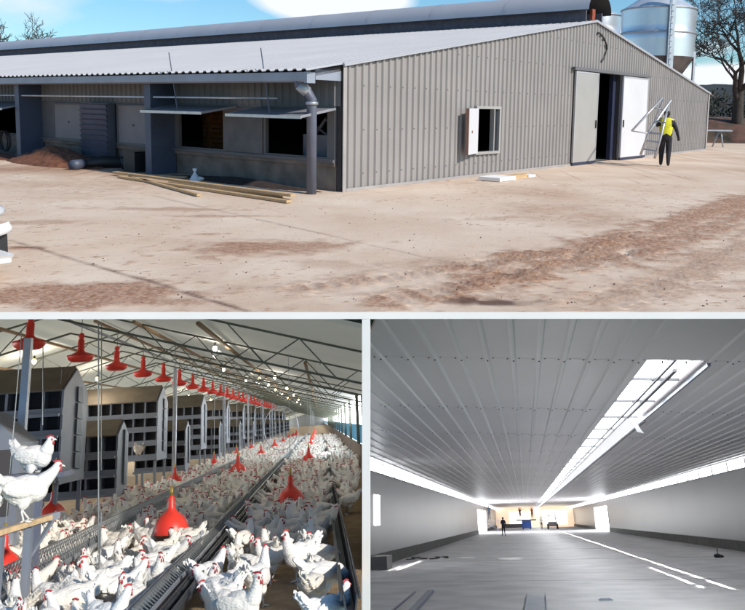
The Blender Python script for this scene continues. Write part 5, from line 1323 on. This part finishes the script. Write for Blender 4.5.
scf = thing('scaffold', 'small scaffold tower with platform by the left wall of the hall', 'scaffold', G, (c.x - .6, sy, 0))
SH = 1.55
mb = MB(); mb.box(-1.3, 1.3, -.5, .5, SH, SH + .08); part('platform', mb, M_mull, scf)
for xx in (-1.0, 1.0):
    for yy in (-.45, .45): mb = MB(); mb.bar((xx, yy, 0), (xx, yy, SH - .001), .09); part('leg', mb, M_pipe, scf)
for sg_ in (-1, 1): mb = MB(); mb.bar((-1 * sg_, -.45 - .04 * sg_, .2), (1 * sg_, -.45 - .04 * sg_, 1.4), .05); part('brace', mb, M_pipe, scf)
person(G, (c.x - .9, sy, SH + .08), R(0), 'dark worker standing on the scaffold reaching to the ceiling', W3, WK, None, 1.15)
c = G.floor(527, 529); ly_ = c.y
lf = thing('scissor_lift', 'blue scissor lift with raised platform in the middle of the hall end', 'lift', G, (c.x, ly_, 0))
mb = MB(); mb.box(-.8, .8, -1.2, 1.2, .15, 1.35); part('base', mb, mat('lift_blue', (.02, .08, .35), .5), lf)
mb = MB(); mb.box(-1.7, 1.7, -1.2, 1.2, 1.352, 1.56); part('platform', mb, M_mull, lf)
mb = MB(); mb.bar((-1.5, -1.2, 2.2), (1.5, -1.2, 2.2), .06); mb.bar((-1.5, -1.2, 1.55), (-1.5, -1.2, 2.2), .06); mb.bar((1.5, -1.2, 1.55), (1.5, -1.2, 2.2), .06); part('guard_rail', mb, mat('lift_orange', (.6, .15, .04), .5), lf)
for xx in (-.6, .6):
    for yy in (-.9, .9): mb = MB(); mb.tube([(xx - .1, yy, .2), (xx + .1, yy, .2)], .2, 12); part('wheel', mb, M_tyre, lf)
person(G, (c.x - 1.0, ly_, 1.56), R(0), 'worker on the left side of the blue lift platform', W3, WK, None, 1.05)
person(G, (c.x + 1.1, ly_, 1.56), R(180), 'worker on the right side of the blue lift platform', W3, [M_rust, M_rust, M_cloth, M_black, M_skin, M_skin], None, 1.05)
c = G.floor(553, 529)
ft = thing('forklift', 'small dark loader parked at the right of the hall end', 'loader', G, (c.x, c.y, 0))
mb = MB(); mb.prism([(-.9, .4), (.9, .4), (.9, .9), (.3, 1.0), (-.9, 1.1)], 0, -.7, .7); part('body', mb, M_mull, ft)
mb = MB(); 
for xx in (-.6, .6):
    for yy in (-.6, .4): mb.bar((xx, yy, 1.0), (xx * .9, yy, 2.0), .09)
mb.box(-.65, .65, -.65, .45, 2.0, 2.1); part('cab', mb, M_mull, ft)
for xx in (-.75, .75):
    for yy in (-.6, .6): mb = MB(); mb.tube([(xx - .12, yy, .42), (xx + .12, yy, .42)], .42, 14); part('wheel', mb, M_tyre, ft)
# things on the floor
def bar_thing(name, lab, cat, a, b_, w, h, m_, extra=None):
    A_, B_ = G.floor(*a), G.floor(*b_); d_ = B_ - A_; mb = MB(); ln = d_.length
    mb.box(-w / 2, w / 2, 0, ln, 0, h)
    if extra == 'C': mb = MB(); mb.box(-w / 2, w / 2, 0, ln, 0, .012); mb.box(-w / 2, -w / 2 + .015, 0, ln, .012, h); mb.box(w / 2 - .015, w / 2, 0, ln, .012, h)
    return thing(name, lab, cat, G, A_ + Vector((0, 0, .004)), math.atan2(d_.y, d_.x) - PI / 2, None, mb, m_)
bar_thing('steel_channel', 'wide grey steel channel lying at the front middle of the hall floor', 'channel', (536, 622), (536.5, 596), .42, .06, M_galv, 'C')
bar_thing('steel_channel', 'dark steel channel lying at the front left of the hall floor', 'channel', (408, 618), (431, 592.5), .14, .06, M_pipe)
bar_thing('timber_batten', 'thin batten beside the dark channel at the front left of the hall floor', 'batten', (392, 612), (415, 592.5), .04, .03, M_pipe)
bar_thing('wall_panel', 'flat pale panel between the batten and the dark channel', 'panel', (400, 614), (423, 592.5), .26, .012, M_conc)
c = G.floor(605.5, 600); mb = MB()
for a in ((-.14, .14, -.12, -.10), (-.14, .14, .10, .12), (-.14, -.12, -.10, .10), (.12, .14, -.10, .10)): mb.box(*a, 0, .03)
thing('metal_frame', 'tiny rectangular metal frame on the hall floor', 'frame', G, c, 0, None, mb, M_galv)
c = G.floor(718, 557.5); mb = MB(); mb.ell((0, 0, .07), (.17, .15, .09), (0, 0, .4), 7, 5); mb.ell((.14, 0, .05), (.12, .1, .06), (0, .3, .9), 6, 4); mb.tube([(0, 0, .1), (.03, 0, .34)], .018, 5); thing('debris_lump', 'small black lump with an upright stub near the right wall of the hall', 'debris', G, c, 0, None, mb, M_black)
c = G.floor(428, 558.5); mb = MB(); rs = random.Random(3)
for _ in range(20): mb.obox((rs.uniform(-.8, .9), rs.uniform(-1.0, 1.0), .03), (rs.uniform(.15, .5), rs.uniform(.04, .12), .035), (0, 0, rs.uniform(0, 3)))
thing('debris_pile', 'scattered dark offcuts by the left kerb of the hall', 'debris', G, c, 0, None, mb, mat('offcut', (.06, .055, .04), .9))
for u0, u1, v, lab in ((499, 521, 558, 'long white strip lying on the hall floor'), (461, 470, 557.5, 'short pale strip left of the long white one')):
    A_, B_ = G.floor(u0, v + 1), G.floor(u1, v); d_ = B_ - A_; mb = MB(); mb.box(0, d_.length, -.35, .35, 0, .02)
    if u0 > 490: mb.box(-.25, .5, -1.3, -.3501, 0, .02)
    thing('white_sheet', lab, 'sheet', G, A_ + Vector((0, 0, .004)), math.atan2(d_.y, d_.x), None, mb, M_white)
for (u, v, s_, lab) in ((371, 562, .45, 'grey block against the left kerb at the edge'),):
    c = G.floor(367, 569); mb = MB(); mb.box(-.3, .35, -.6, .6, 0, s_); thing('concrete_block', lab, 'block', G, (max(c.x, XL + .45), c.y, 0), 0, None, mb, M_hwall)

# expansion joints of the concrete floor and panel joints of the walls
jt = MB()
for y in (24, 36, 48, 60, 72, 84, 96, 108, 120): jt.box(XL + .13, XR - .13, y, y + .02, .0005, .0045)
struct('floor_joints', jt, mat('joint_line', (.26, .26, .26), .9), G)
